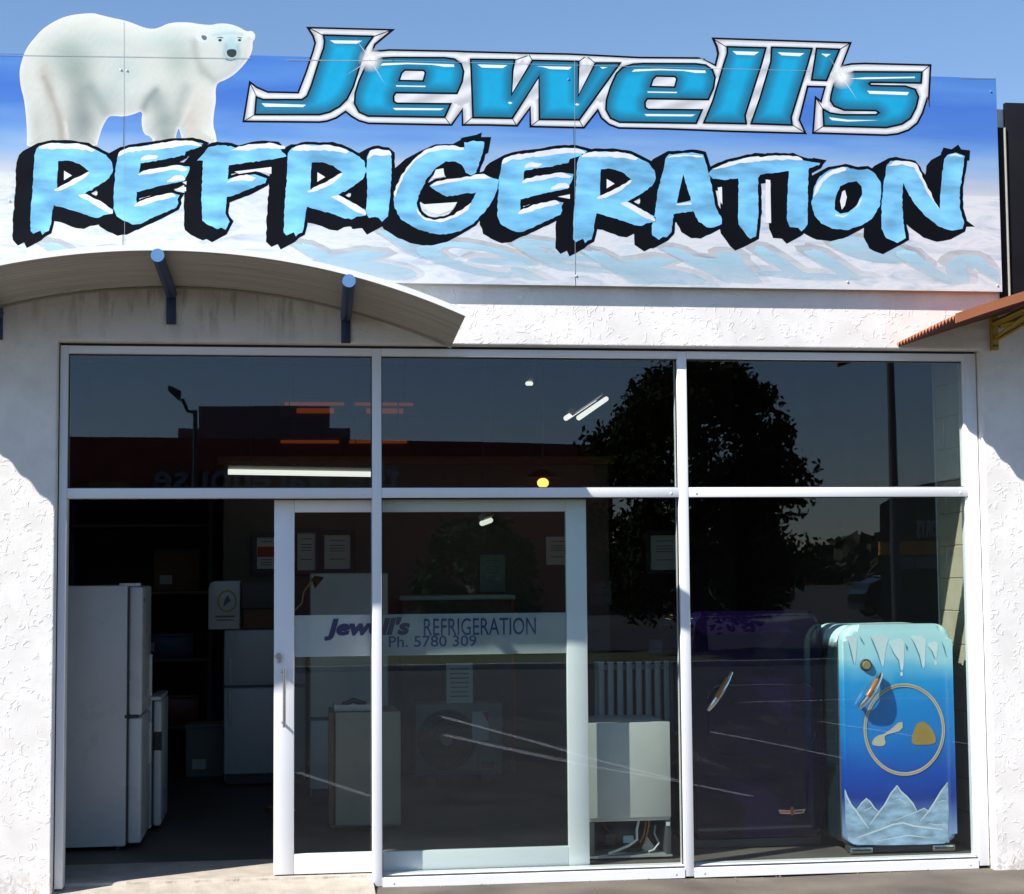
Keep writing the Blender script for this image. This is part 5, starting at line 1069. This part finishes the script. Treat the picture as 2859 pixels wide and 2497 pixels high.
# painted icy fridge
def ice_paint():
    M = bpy.data.materials.new('ice_fridge_paint'); M.use_nodes = True; n = M.node_tree.nodes; l = M.node_tree.links; b = n['Principled BSDF']; b.inputs['Roughness'].default_value = 0.18; b.inputs['Coat Weight'].default_value = 0.4
    tc = n.new('ShaderNodeTexCoord'); sx = n.new('ShaderNodeSeparateXYZ'); l.new(tc.outputs['Object'], sx.inputs[0]); no = n.new('ShaderNodeTexNoise'); no.inputs['Scale'].default_value = 4; l.new(tc.outputs['Object'], no.inputs[0])
    a = n.new('ShaderNodeMath'); a.operation = 'MULTIPLY_ADD'; a.inputs[1].default_value = 0.12; l.new(no.outputs[0], a.inputs[0]); l.new(sx.outputs[2], a.inputs[2])
    mr = n.new('ShaderNodeMapRange'); mr.inputs[1].default_value = 0.10; mr.inputs[2].default_value = 1.34; l.new(a.outputs[0], mr.inputs[0]); rp = n.new('ShaderNodeValToRGB'); cr = rp.color_ramp
    st = [(0.0, (150, 180, 215)), (0.22, (20, 60, 158)), (0.34, (22, 82, 186)), (0.5, (26, 128, 212)), (0.66, (30, 142, 220)), (0.76, (46, 160, 228)), (0.82, (110, 196, 236)), (0.87, (176, 228, 242)), (1.0, (196, 238, 242))]
    while len(cr.elements) < len(st): cr.elements.new(0.5)
    for e, (p, c) in zip(cr.elements, st): e.position = p; e.color = tuple(min(1, v*1.0) for v in lin(c))+(1,)
    l.new(mr.outputs[0], rp.inputs[0]); l.new(rp.outputs[0], b.inputs['Base Color']); return M
ICEP = ice_paint()
def side_shade():  # shade on the cabinet side put into the colour: near-black below a pale top
    M = bpy.data.materials.new('fridge_side_shaded'); M.use_nodes = True; n = M.node_tree.nodes; l = M.node_tree.links; b = n['Principled BSDF']; b.inputs['Roughness'].default_value = 0.3
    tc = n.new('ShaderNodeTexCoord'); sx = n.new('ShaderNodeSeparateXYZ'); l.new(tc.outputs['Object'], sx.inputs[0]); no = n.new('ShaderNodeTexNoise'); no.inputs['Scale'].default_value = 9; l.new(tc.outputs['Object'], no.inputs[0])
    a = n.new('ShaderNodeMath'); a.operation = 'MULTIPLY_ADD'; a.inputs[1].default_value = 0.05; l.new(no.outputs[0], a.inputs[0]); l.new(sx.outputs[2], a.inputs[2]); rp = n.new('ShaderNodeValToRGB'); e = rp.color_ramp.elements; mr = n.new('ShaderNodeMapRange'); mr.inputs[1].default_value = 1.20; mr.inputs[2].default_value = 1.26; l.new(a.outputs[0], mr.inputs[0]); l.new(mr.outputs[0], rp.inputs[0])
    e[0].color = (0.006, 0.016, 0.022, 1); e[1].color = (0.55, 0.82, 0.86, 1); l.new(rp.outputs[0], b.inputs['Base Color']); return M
SIDESH = side_shade()
BY = 0.175
ux0, uz1 = dd(1690, 1250, BY); ux1, _ = dd(1907, 1250, BY); uzd = dd(1800, 1701, BY)[1]; uz1 = dd(1800, 1251, BY)[1]
bf = thing('painted_fridge', 'vintage rounded fridge painted with icicles and snowy mountains in the right window', 'fridge', ((ux0+ux1)/2, BY+0.35, 0))
prism('body', rrect(ux0-0.015, ux1-0.012, 0.06, uz1-0.006, 0.10, 0.03), BY+0.125, BY+0.52, SIDESH, bf, 0.03, 4)
prism('door_seal', rrect(ux0+0.0, ux1-0.012, 0.05, uz1-0.02, 0.09, 0.04), BY+0.10, BY+0.1249, gask, bf)
door = prism('door', rrect(ux0, ux1, max(uzd, 0.06), uz1, 0.095, 0.05), BY, BY+0.0995, ICEP, bf, 0.04, 6)
FYB = BY-0.0012
icy = mat('icicle_white', (0.74, 0.88, 0.92), rough=0.2, var=0.05, linear=True, coat=0.3); icy_line = mat('icicle_blue_line', (0.10, 0.30, 0.52), rough=0.25, linear=True); mount = mat('mountain_blue_white', (0.31, 0.44, 0.60), rough=0.2, var=0.40, vscale=7, linear=True, coat=0.3, stretch=(1.5, 1, 3.5)); mount_e = mat('mountain_ridge_white', (0.66, 0.74, 0.80), rough=0.25, var=0.08, linear=True)
c9 = K(2260, 1700, 4.4795); c10 = K(2260, 2060, 3.4257)
def bflat(name, L, f, mm, dy=0.0, par=door, sm=0):
    pts = f(L); pts = smooth_poly(pts, sm) if sm else pts
    P, T = fill2d(pts); return sheet(name, P, T, FYB-dy, mm, par)
for L in ([(430, 340), (600, 340), (590, 520), (572, 690), (555, 690), (520, 560), (480, 420)], [(740, 330), (1000, 330), (950, 520), (930, 715), (905, 715), (870, 600), (800, 420)], [(990, 400), (1190, 360), (1185, 600), (1172, 770), (1140, 770), (1120, 640), (1060, 560), (1010, 460)], [(1240, 330), (1460, 340), (1450, 560), (1440, 740), (1412, 740), (1380, 580), (1300, 430)], [(1460, 430), (1620, 400), (1600, 540), (1590, 620), (1570, 620), (1540, 530)], [(1140, 790), (1160, 785), (1170, 830), (1150, 848), (1135, 828)], [(1568, 650), (1590, 645), (1597, 695), (1580, 712), (1565, 695)]):
    bflat('icicle', L, c9, icy, 0.0, door, 1)
for L in ([(480, 390), (500, 440), (530, 560), (560, 690), (550, 690), (515, 560), (490, 450)], [(755, 335), (800, 410), (860, 560), (905, 712), (893, 700), (848, 570), (785, 420)], [(995, 425), (1060, 560), (1120, 640), (1138, 760), (1128, 760), (1110, 650), (1050, 570)], [(1255, 340), (1320, 440), (1380, 580), (1412, 735), (1400, 735), (1368, 590), (1308, 450)], [(1470, 460), (1540, 535), (1572, 620), (1560, 620), (1530, 545)], [(625, 335), (660, 390), (690, 450), (680, 450), (645, 400)], [(1195, 430), (1230, 480), (1220, 530), (1210, 500)], [(1650, 400), (1690, 480), (1720, 620), (1700, 570), (1670, 470)]):
    bflat('icicle_line', L, c9, icy_line, 0.0006)
mtn = [(372, 985), (345, 800), (335, 480), (360, 560), (400, 640), (445, 695), (500, 625), (545, 580), (580, 610), (620, 670), (665, 708), (720, 640), (780, 530), (840, 455), (870, 510), (930, 560), (990, 630), (1030, 705), (1060, 690), (1095, 672), (1140, 700), (1200, 610), (1260, 510), (1325, 422), (1332, 700), (1325, 990), (1290, 1012), (1100, 1022), (700, 1030), (420, 1020)]
bflat('mountains', mtn, c10, mount, 0.0004)
def ridge(L, w=12):
    pts = c10(L); a = []; b_ = []
    for i, p in enumerate(pts):
        q0_ = pts[max(i-1, 0)]; q1_ = pts[min(i+1, len(pts)-1)]; dx, dy = q1_[0]-q0_[0], q1_[1]-q0_[1]; L_ = math.hypot(dx, dy)+1e-9; ww = w/3.4257/2*(0.4 if i in (0, len(pts)-1) else 1); a.append((p[0]-dy/L_*ww, p[1]+dx/L_*ww)); b_.append((p[0]+dy/L_*ww, p[1]-dx/L_*ww))
    P, T = fill2d(a+b_[::-1]); sheet('ridge_line', P, T, FYB-0.001, mount_e, door)
ridge([(340, 500), (360, 565), (400, 645), (445, 698), (500, 780), (570, 870)], 16); ridge([(445, 695), (500, 625), (545, 582), (580, 612), (620, 672), (665, 710)], 12); ridge([(575, 835), (665, 712), (720, 642), (780, 532), (840, 458), (872, 512), (930, 562), (990, 632), (1030, 707)], 14); ridge([(820, 790), (930, 745), (1030, 708), (1095, 675), (1140, 702)], 10); ridge([(1060, 800), (1140, 704), (1200, 612), (1260, 512), (1322, 428)], 15); ridge([(450, 960), (560, 920), (700, 870), (800, 830), (895, 815), (1000, 845), (1120, 860), (1280, 880)], 16); ridge([(640, 990), (800, 960), (950, 935), (1060, 948), (1160, 955)], 9); ridge([(520, 700), (570, 680), (600, 660)], 8); ridge([(800, 600), (870, 590), (930, 630)], 8); ridge([(1220, 620), (1270, 605), (1310, 600)], 8); ridge([(1140, 820), (1220, 835), (1300, 830)], 8)
gold = mat('gold_paint', (0.40, 0.27, 0.06), rough=0.4, var=0.15, linear=True); gold_pale = mat('pale_gold_paint', (0.58, 0.52, 0.38), rough=0.4, var=0.08, linear=True)
rcx, rcz = dd(1812, 1462, FYB); rw = abs(dd(1892, 1462, FYB)[0]-dd(1733, 1462, FYB)[0])/2
ring('emblem_ring', rcx, rcz, rw-0.012, rw+0.006, FYB-0.0022, gold_pale, door, 72, 1.0, 1.08); ring('emblem_ring_line', rcx, rcz, rw-0.005, rw-0.0005, FYB-0.0028, gold, door, 72, 1.0, 1.08)
# plain gold shapes inside the ring (stand-in for the picture there)
bflat('emblem_shape', [(760, 1700), (830, 1590), (960, 1560), (1160, 1380), (1170, 1520), (980, 1570), (930, 1600), (960, 1690), (900, 1725)], c9, gold_pale, 0.0010, door, 1)
bflat('emblem_shape', [(1270, 1700), (1290, 1560), (1340, 1440), (1420, 1400), (1520, 1480), (1580, 1600), (1580, 1690), (1430, 1705)], c9, gold, 0.0010, door, 2)
wx, wz = dd(1735, 1333, BY); bm = bmesh.new(); bmesh.ops.create_cone(bm, cap_ends=True, segments=28, radius1=0.036, radius2=0.030, depth=0.014, matrix=Matrix.Translation((wx, BY-0.007, wz)) @ Matrix.Rotation(math.radians(90), 4, 'X')); lk = link('lock_escutcheon', me_from(bm, 'lock_escutcheon'), dark_steel, door)
bm = bmesh.new(); bmesh.ops.create_cone(bm, cap_ends=True, segments=28, radius1=0.025, radius2=0.022, depth=0.008, matrix=Matrix.Translation((wx, BY-0.017, wz)) @ Matrix.Rotation(math.radians(90), 4, 'X')); link('badge', me_from(bm, 'badge'), mat('gold_badge', (0.48, 0.38, 0.15), rough=0.4, metal=0.5, linear=True), lk)
lever(door, dd(1722, 1418, BY-0.03), dd(1767, 1352, BY-0.03), BY, chrome2, amber)
kz = max(uzd, 0.06)
box('base_grille', ux0+0.02, ux1-0.01, BY+0.03, BY+0.12, 0.012, kz-0.012, dark_steel, bf, 0.004)
for xa_, xb_ in ((ux0+0.015, ux0+0.15), (ux1-0.145, ux1-0.008)): 
    ftp = box('chrome_foot', xa_, xb_, BY+0.012, BY+0.0295, 0.010, kz-0.014, chrome, bf, 0.006); box('foot_slot', xa_+0.012, xb_-0.01, BY+0.0105, BY+0.0118, (kz)*0.42, (kz)*0.55, black_p, ftp)

# purple fridge
PYF = 0.50
vx0 = dd(1380, 1450, PYF)[0]; vx1, vz1 = dd(1645, 1223, PYF); vzd = dd(1500, 1681, PYF)[1]
pf = thing('purple_fridge', 'glossy dark purple vintage fridge with a chrome lever beside the second post', 'fridge', ((vx0+vx1)/2, PYF+0.35, 0))
purple = mat('deep_purple_gloss', (0.007, 0.003, 0.026), rough=0.05, var=0.1, linear=True, spec=0.4)
prism('body', rrect(vx0, vx1+0.004, 0.02, vz1-0.004, 0.10, 0.03), PYF+0.125, PYF+0.68, purple, pf, 0.03, 4); prism('door_seal', rrect(vx0+0.02, vx1-0.012, 0.05, vz1-0.02, 0.09, 0.04), PYF+0.10, PYF+0.1249, gask, pf)
pd = prism('door', rrect(vx0+0.003, vx1, max(vzd, 0.07), vz1, 0.085, 0.05), PYF, PYF+0.0995, purple, pf, 0.035, 6)
# raised panel bead on the door
b0 = dd(1420, 1500, PYF)[0]; zb_hi = dd(1500, 1372, PYF)[1]; zb_lo = dd(1500, 1512, PYF)[1]; b1 = dd(1632, 1400, PYF)[0]
tube('door_bead', [(x, PYF-0.001, z) for x, z in rrect(b0, b1, zb_lo, zb_hi, 0.08, 0.12)]+[(rrect(b0, b1, zb_lo, zb_hi, 0.08, 0.12)[0][0], PYF-0.001, rrect(b0, b1, zb_lo, zb_hi, 0.08, 0.12)[0][1])], 0.004, purple, pd, 6)
tube('edge_bead', [(x, PYF+0.002, z) for x, z in rrect(vx0+0.04, vx1-0.03, max(vzd, 0.07)+0.02, vz1-0.03, 0.07, 0.04)], 0.0035, purple, pd, 6)
lever(pd, dd(1419, 1423, PYF-0.03), dd(1467, 1349, PYF-0.03), PYF, chrome2, amber)
sx0, sz0 = dd(1587, 1627, PYF-0.004)
def badge():
    w_, h = 0.083, 0.014
    pts = [(-w_, h), (-0.25*w_, h*0.75), (0.25*w_, h*0.75), (w_, h), (w_*0.86, -h*0.7), (0.2*w_, -h), (-0.2*w_, -h), (-w_*0.86, -h*0.7)]
    b_ = prism('wing_badge', [(sx0+a, sz0+c) for a, c in pts], PYF-0.006, PYF-0.0005, chrome, pd, 0.001, 1, False)
    for s in (-1, 1): flatx('red_strip', [(sx0+s*0.018, sz0+0.004), (sx0+s*0.070, sz0+0.006), (sx0+s*0.066, sz0-0.004), (sx0+s*0.018, sz0-0.006)], PYF-0.0068, red_p, b_)
    prism('badge_centre', [(sx0+0.013*math.cos(a*math.pi/6), sz0+0.004+0.026*math.sin(a*math.pi/6)) for a in range(12)], PYF-0.010, PYF-0.0062, mat('copper_badge', (0.40, 0.14, 0.06), rough=0.35, metal=0.6, linear=True), b_, 0.001, 1)
badge()
box('base_grille', vx0+0.03, vx1-0.02, PYF+0.03, PYF+0.12, 0.012, max(vzd, 0.07)-0.012, dark_steel, pf, 0.004)

# ------------------------------------------------------------------ ceiling lights
tube_em = emat('fluorescent_tube', (255, 252, 246), 0.55)
def batten(name, label, a, b, y0, y1, r=0.018, twin=False, hang=True):
    (xa, za) = dd(a[0], a[1], y0); (xb, zb) = dd(b[0], b[1], y1); t = thing(name, label, 'light', ((xa+xb)/2, (y0+y1)/2, (za+zb)/2), 'fluorescent battens under the roof')
    d = Vector((xb-xa, y1-y0, zb-za)); n_ = d.cross(Vector((0, 0, 1))).normalized()*0.05
    bm = bmesh.new(); addtube(bm, [(xa, y0, za+0.05), (xb, y1, zb+0.05)], 0.035, 4); link('tray', me_from(bm, 'tray'), enamel_old, t)
    for s in ((-1, 1) if twin else (0,)): tube('tube', [(xa+n_.x*s, y0+n_.y*s, za), (xb+n_.x*s, y1+n_.y*s, zb)], r, tube_em, t, 10)
    if hang:
        for q in (0.15, 0.85): tube('rod', [(xa+d.x*q, y0+d.y*q, za+d.z*q+0.07), (xa+d.x*q, y0+d.y*q, RZ1-0.005)], 0.004, dark_steel, t, 6)
    return t
batten('fluorescent_batten', 'long lit fluorescent tube seen in the left top pane', (457, 946), (757, 951), 4.5, 4.6, 0.022)
batten('fluorescent_batten', 'short slanting twin tube light in the middle top pane', (1147, 838), (1203, 800), 3.4, 4.4, 0.020, True)
batten('fluorescent_batten', 'tiny far tube end glowing in the middle top pane', (1056, 769), (1065, 769), 6.6, 6.65, 0.020, False)
batten('fluorescent_batten', 'small tube end showing at the top of the door glass', (966, 1049), (983, 1043), 4.4, 5.0, 0.022, False)
olx, olz = dd(1088, 968, 4.8); ol = thing('orange_lamp', 'small glowing orange lamp above the transom in the middle bay', 'lamp', (olx, 4.8, olz))
bm = bmesh.new(); bmesh.ops.create_uvsphere(bm, u_segments=16, v_segments=10, radius=0.055, matrix=Matrix.Translation((olx, 4.8, olz)) @ Matrix.Diagonal((0.9, 1, 0.75, 1))); link('globe', me_from(bm, 'globe', True), emat('amber_glow', (255, 190, 90), 1.2), ol)
bm = bmesh.new(); bmesh.ops.create_cone(bm, cap_ends=False, segments=20, radius1=0.15, radius2=0.04, depth=0.07, matrix=Matrix.Translation((olx, 4.8, olz+0.08))); link('shade', me_from(bm, 'shade', True), brass, ol); tube('rod', [(olx, 4.8, olz+0.14), (olx, 4.8, RZ1-0.005)], 0.006, dark_steel, ol, 6)
# timber roof frames at the far end, amber light added as glowing strips
frame_glow = emat('amber_frame_glow', (196, 92, 36), 0.10)
def roof_frame(label, x0d, x1d, yt, yb_, Y):
    X0, Zt = dd(x0d, yt, Y); X1, Zb = dd(x1d, yb_, Y); t = thing('amber_roof_frame', label, 'roof_frame', ((X0+X1)/2, Y, Zb), 'roof frames with added amber glow')
    nseg = 2; h = Zt-Zb
    for k in range(nseg):
        a, b = X0+(X1-X0)*k/nseg+0.05, X0+(X1-X0)*(k+1)/nseg-0.05
        box('frame', a-0.04, b+0.04, Y+0.02, Y+0.06, Zb-0.03, Zt+0.03, wood_m, t, 0.004); boxes('glow_edge', [(a, b, Y, Y+0.018, Zt-0.03, Zt), (a+0.12, b-0.1, Y, Y+0.018, Zb, Zb+0.05)], frame_glow, t)
    for k in (0.1, 0.9): tube('rod', [(X0+(X1-X0)*k, Y+0.04, Zt+0.03), (X0+(X1-X0)*k, Y+0.04, RZ1-0.005)], 0.006, dark_steel, t, 6)
roof_frame('upper timber roof frame behind the first post with amber light added as glow', 560, 838, 806, 829, 7.6)
roof_frame('lower timber roof frame above the long tube light with amber light added as glow', 552, 826, 882, 930, 7.2)

# ================================================================== ACROSS THE ROAD (mirrored in the glass)
def vm(x, y, Y):           # photo pixel seen as a reflection -> real point in front of the glass
    X, Z = dd(x, y, Y); return X, MIR-Y, Z
wx0, wyy, wzt = vm(-260, 874, 58); wx1, _, _ = vm(1225, 870, 58)
wh = thing('warehouse', 'big dark red warehouse across the road mirrored in the upper panes', 'building', ((wx0+wx1)/2, wyy, GZ))
red_clad = mat('red_cladding', (0.32, 0.045, 0.03), rough=0.6, var=0.12, linear=True, stretch=(12, 1, 0.3)); grey_clad = mat('grey_cladding', (0.17, 0.18, 0.19), rough=0.6, var=0.1, linear=True)
Zr = wzt-GZ
prism('wall', [(wx0-10, GZ)]+[(wx0-10+(wx1-wx0+10)*k/20, wzt-0.35+0.35*math.sin(math.pi*(0.15+0.8*k/20))) for k in range(21)][::1]+[(wx1, GZ)], wyy-24, wyy, red_clad, wh, 0, 1, False)
ax_, _, az_ = vm(398, 862, 66); bx_, _, bz_ = vm(660, 815, 66)
prism('roof_plant', [(ax_-0.9, az_-1.5), (bx_+0.9, az_-1.5), (bx_+0.9, az_+0.1), (bx_, az_+0.1), (bx_, bz_), (ax_, bz_), (ax_, az_+0.1), (ax_-0.9, az_+0.1)], MIR-72, MIR-66, grey_clad, wh, 0, 1, False)
tx_, _, tz_ = vm(800, 976, 57.6); tx2_, _, _ = vm(305, 976, 57.6)
t = text('lettering', 'the warehouse', 1.0, (tx_, MIR-57.6, tz_-0.1), ROT_BACK, mat('sign_white', (0.24, 0.25, 0.28), rough=0.5, linear=True), wh, 0.06, 'LEFT', 1.0, 0.0, 0.02)
xs__ = [v.co.x for v in t.data.vertices]; ww_ = max(xs__)-min(xs__); sc_ = abs(tx_-tx2_)/ww_
t.data.transform(Matrix.Translation((tx_, MIR-57.6, tz_-0.1)) @ Matrix.Diagonal((sc_, 1, sc_, 1)) @ Matrix.Translation((-tx_, -(MIR-57.6), -(tz_-0.1))))
yx, _, yz = vm(230, 965, 57.5); box('yellow_panel', yx-1.0, yx+0.6, MIR-57.6, MIR-57.5, yz-1.6, yz, mat('yellow_cladding', (0.30, 0.20, 0.02), rough=0.6, linear=True), wh)

# tree
def tree(label, cx_, cy_, base, h, rw, name='street_tree', seed=1, nleaf=5200):
    r = random.Random(seed); t = thing(name, label, 'tree', (cx_, cy_, base)); bark = mat('bark', (0.07, 0.05, 0.035), rough=0.9, var=0.3, linear=True); leaf = mat('leaf_green', (0.024, 0.034, 0.009), spec=0.08, rough=0.85, var=0.5, vscale=1.2, linear=True)
    bm = bmesh.new(); addtube(bm, [(cx_, cy_, base-0.1), (cx_+0.05, cy_, base+h*0.2), (cx_-0.05, cy_+0.05, base+h*0.45), (cx_, cy_, base+h*0.75)], [0.20, 0.15, 0.11, 0.04], 9)
    for k in range(9):
        a = r.uniform(0, 6.28); z0 = base+h*r.uniform(0.2, 0.55); l_ = rw*r.uniform(0.5, 0.85); addtube(bm, [(cx_, cy_, z0), (cx_+math.cos(a)*l_*0.5, cy_+math.sin(a)*l_*0.5, z0+h*0.12), (cx_+math.cos(a)*l_, cy_+math.sin(a)*l_, z0+h*0.26)], [0.07, 0.05, 0.015], 6)
    link('trunk', me_from(bm, 'trunk'), bark, t)
    V = []; Fs = []; clumps = []
    for k in range(170):
        u = r.random()**0.85; zz = 0.14+0.82*u; prof_ = math.sqrt(max(0.0, 1-((u-0.42)/0.60)**2)); a = r.uniform(0, 6.28); rr = rw*0.88*prof_*math.sqrt(r.uniform(0.2, 1.0)); clumps.append((cx_+rr*math.cos(a), cy_+rr*math.sin(a), base+h*zz, rw*r.uniform(0.12, 0.24)))
    for k in range(nleaf):
        c = r.choice(clumps); d = Vector((r.gauss(0, 1), r.gauss(0, 1), r.gauss(0, 0.8))); d = d.normalized()*c[3]*r.uniform(0.3, 1.05); p = Vector(c[:3])+d; s = r.uniform(0.035, 0.075); u_ = Vector((r.gauss(0, 1), r.gauss(0, 1), r.gauss(0, 1))).normalized(); v_ = u_.orthogonal().normalized(); i = len(V)
        V += [p-u_*s*1.4, p+v_*s*0.75, p+u_*s*1.4, p-v_*s*0.75]; Fs.append((i, i+1, i+2, i+3))
    me = bpy.data.meshes.new('crown'); me.from_pydata(V, [], Fs); link('crown', me, leaf, t); return t
tcx, tcy, ttop = vm(1395, 728, 24.0); trw = (vm(1655, 950, 24)[0]-vm(1165, 950, 24)[0])/2
tree('rounded dense green tree mirrored in the middle and right panes', tcx, tcy, GZ, ttop-GZ, trw, seed=4, nleaf=32000)
t2x, t2y, t2top = vm(960, 1075, 26); tree('smaller green tree mirrored in the glass of the sliding door', t2x, t2y, GZ, t2top-GZ+0.4, 1.5, seed=9, nleaf=7000)

# lamp posts
def lamp_post(label, x, y, ztop, arm):
    t = thing('lamp_post', label, 'lamp post', (x, y, GZ), 'lamp posts in the car park'); pm = mat('lamp_post_grey', (0.10, 0.10, 0.105), rough=0.5, metal=0.3, linear=True)
    tube('pole', [(x, y, GZ), (x, y, ztop)], [0.075, 0.05], pm, t, 12); bm = bmesh.new(); bmesh.ops.create_cone(bm, cap_ends=True, segments=12, radius1=0.13, radius2=0.1, depth=0.3, matrix=Matrix.Translation((x, y, GZ+0.15))); link('base', me_from(bm, 'base'), pm, t)
    tube('arm', [(x, y, ztop-0.05), (x+arm*0.6, y, ztop-0.02), (x+arm, y, ztop+0.25)], 0.04, pm, t, 8)
    prism('lamp_head', [(x+arm+(-0.05 if arm < 0 else 0.05), ztop+0.2), (x+arm*1.1-0.1, ztop+0.25), (x+arm*2.1, ztop+0.42), (x+arm*2.1, ztop+0.55), (x+arm*1.1, ztop+0.42)], y-0.15, y+0.15, pm, t, 0, 1, False)
l1 = vm(391, 822, 30); lamp_post('grey lamp post with a single head mirrored in the left top pane', l1[0], l1[1], l1[2], -0.28)
l2 = vm(1784, 640, 13.5); lamp_post('tall grey lamp post mirrored in the right hand bay', l2[0], l2[1], l2[2], 0.6)

# dark shop with orange band
ox0, oy, oz1 = vm(1764, 1012, 34); ox1 = vm(1764, 1012, 34)[0]+9.5
ob = thing('dark_store', 'dark grey gabled store with an orange band mirrored in the right pane', 'building', (ox0+4, oy, GZ)); pk = vm(1864, 945, 34)
char = mat('charcoal_cladding', (0.045, 0.047, 0.05), rough=0.6, var=0.1, linear=True)
prism('wall', [(ox0, GZ), (ox1, GZ), (ox1, oz1+0.2)]+[(ox0+9.5*(1-k/12), oz1+(pk[2]-oz1)*math.sin(math.pi*min(1, 0.1+0.85*(1-k/12)))) for k in range(1, 12)]+[(ox0, oz1)], oy-8, oy, char, ob, 0, 1, False)
for v in ob.children[0].data.vertices: v.co.x += (oy-v.co.y)*ox0/(9.3-oy)*1.03
oa, ob_ = vm(1764, 1086, 33.8)[2], vm(1764, 1112, 33.8)[2]; box('orange_band', ox0-0.05, ox1, oy+0.01, oy+0.14, ob_, oa, mat('orange_fascia', (0.75, 0.28, 0.06), rough=0.5, linear=True), ob)
for k in range(6):
    xw = ox0+0.25+k*1.5; wz1 = vm(1764, 1116, 34)[2]; wz0_ = vm(1764, 1140, 34)[2]; fr2 = box('window', xw, xw+1.3, oy+0.005, oy+0.05, wz0_, wz1, mat('window_grey', (0.25, 0.27, 0.27), rough=0.2, linear=True), ob); box('mullion', xw+0.63, xw+0.67, oy+0.051, oy+0.07, wz0_, wz1, char, fr2)
xo, _, zo = vm(1880, 1076, 33.8); xo2 = vm(1838, 1076, 33.8)[0]
t = text('lettering', 'ORYS', 0.62, (xo, oy+0.16, zo), ROT_BACK, mat('sign_silver', (0.6, 0.6, 0.6), rough=0.4, linear=True), ob, 0.03, 'LEFT', 1.0, 0.0, 0.012)
xs__ = [v.co.x for v in t.data.vertices]; k_ = abs(xo-xo2)/(xo-min(xs__)); t.data.transform(Matrix.Translation((xo, 0, 0)) @ Matrix.Diagonal((k_, 1, 1, 1)) @ Matrix.Translation((-xo, 0, 0)))

# parked car (in the mirrored view, right pane)
cx_, cy_ = gz(1830, 1236, GZ); cy_ = MIR-cy_
pc = thing('parked_car', 'dark parked hatchback mirrored low in the right pane', 'car', (cx_, cy_, GZ)); carp = mat('dark_car_paint', (0.02, 0.025, 0.03), rough=0.15, coat=0.8, linear=True); glz = mat('car_glass', (0.01, 0.012, 0.014), rough=0.05, linear=True)
def sidepoly(L, hw, name, mm, par, bev=0.05):
    pts = [(cx_+a, GZ+b) for a, b in L]; return prism(name, pts, cy_-hw, cy_+hw, mm, par, 0, 1, False)
sidepoly([(-2.0, 0.28), (2.0, 0.28), (2.08, 0.55), (2.0, 0.82), (1.15, 0.92), (-1.85, 0.95), (-2.05, 0.8), (-2.05, 0.5)], 0.84, 'body', carp, pc); sidepoly([(1.1, 0.92), (0.45, 1.36), (-1.1, 1.42), (-1.75, 1.18), (-1.85, 0.95)], 0.72, 'cabin', glz, pc); sidepoly([(0.5, 1.361), (0.3, 1.40), (-1.0, 1.455), (-1.2, 1.425)], 0.70, 'roof', carp, pc)
for s in (-1, 1):
    for xx in (-1.3, 1.3):
        bm = bmesh.new(); bmesh.ops.create_cone(bm, cap_ends=True, segments=24, radius1=0.31, radius2=0.31, depth=0.2, matrix=Matrix.Translation((cx_+xx, cy_+s*0.80, GZ+0.31)) @ Matrix.Rotation(math.radians(90), 4, 'X')); w_ = link('wheel', me_from(bm, 'wheel'), black_p, pc)
        bm = bmesh.new(); bmesh.ops.create_cone(bm, cap_ends=True, segments=20, radius1=0.19, radius2=0.19, depth=0.22, matrix=Matrix.Translation((cx_+xx, cy_+s*0.80, GZ+0.31)) @ Matrix.Rotation(math.radians(90), 4, 'X')); link('rim', me_from(bm, 'rim'), steel, w_)
    box('headlight', cx_+1.92, cx_+2.055, cy_+s*0.5, cy_+s*0.8, GZ+0.62, GZ+0.76, chrome2, pc, 0.01)

# distant tree belt behind the shops
def belt():
    r = random.Random(5); V = []; Fs = []
    for k in range(9000):
        x = r.uniform(-150, 210); y = -170+r.uniform(-8, 8); hmax = 4.4+1.0*math.sin(x*0.09)+1.3*math.sin(x*0.31+1); p = Vector((x, y, GZ+r.uniform(0, 1)**0.6*hmax)); s = r.uniform(0.7, 1.6); u_ = Vector((r.gauss(0, 1), r.gauss(0, 1), r.gauss(0, 1))).normalized(); v_ = u_.orthogonal().normalized(); i = len(V); V += [p-u_*s, p+v_*s*0.7, p+u_*s, p-v_*s*0.7]; Fs.append((i, i+1, i+2, i+3))
    me = bpy.data.meshes.new('distant_trees'); me.from_pydata(V, [], Fs); o = link('distant_trees', me, mat('far_foliage', (0.05, 0.06, 0.03), rough=0.8, var=0.3, linear=True)); o['kind'] = 'stuff'; tag(o, 'far belt of dark trees behind the shops, seen mirrored', 'trees')
belt()
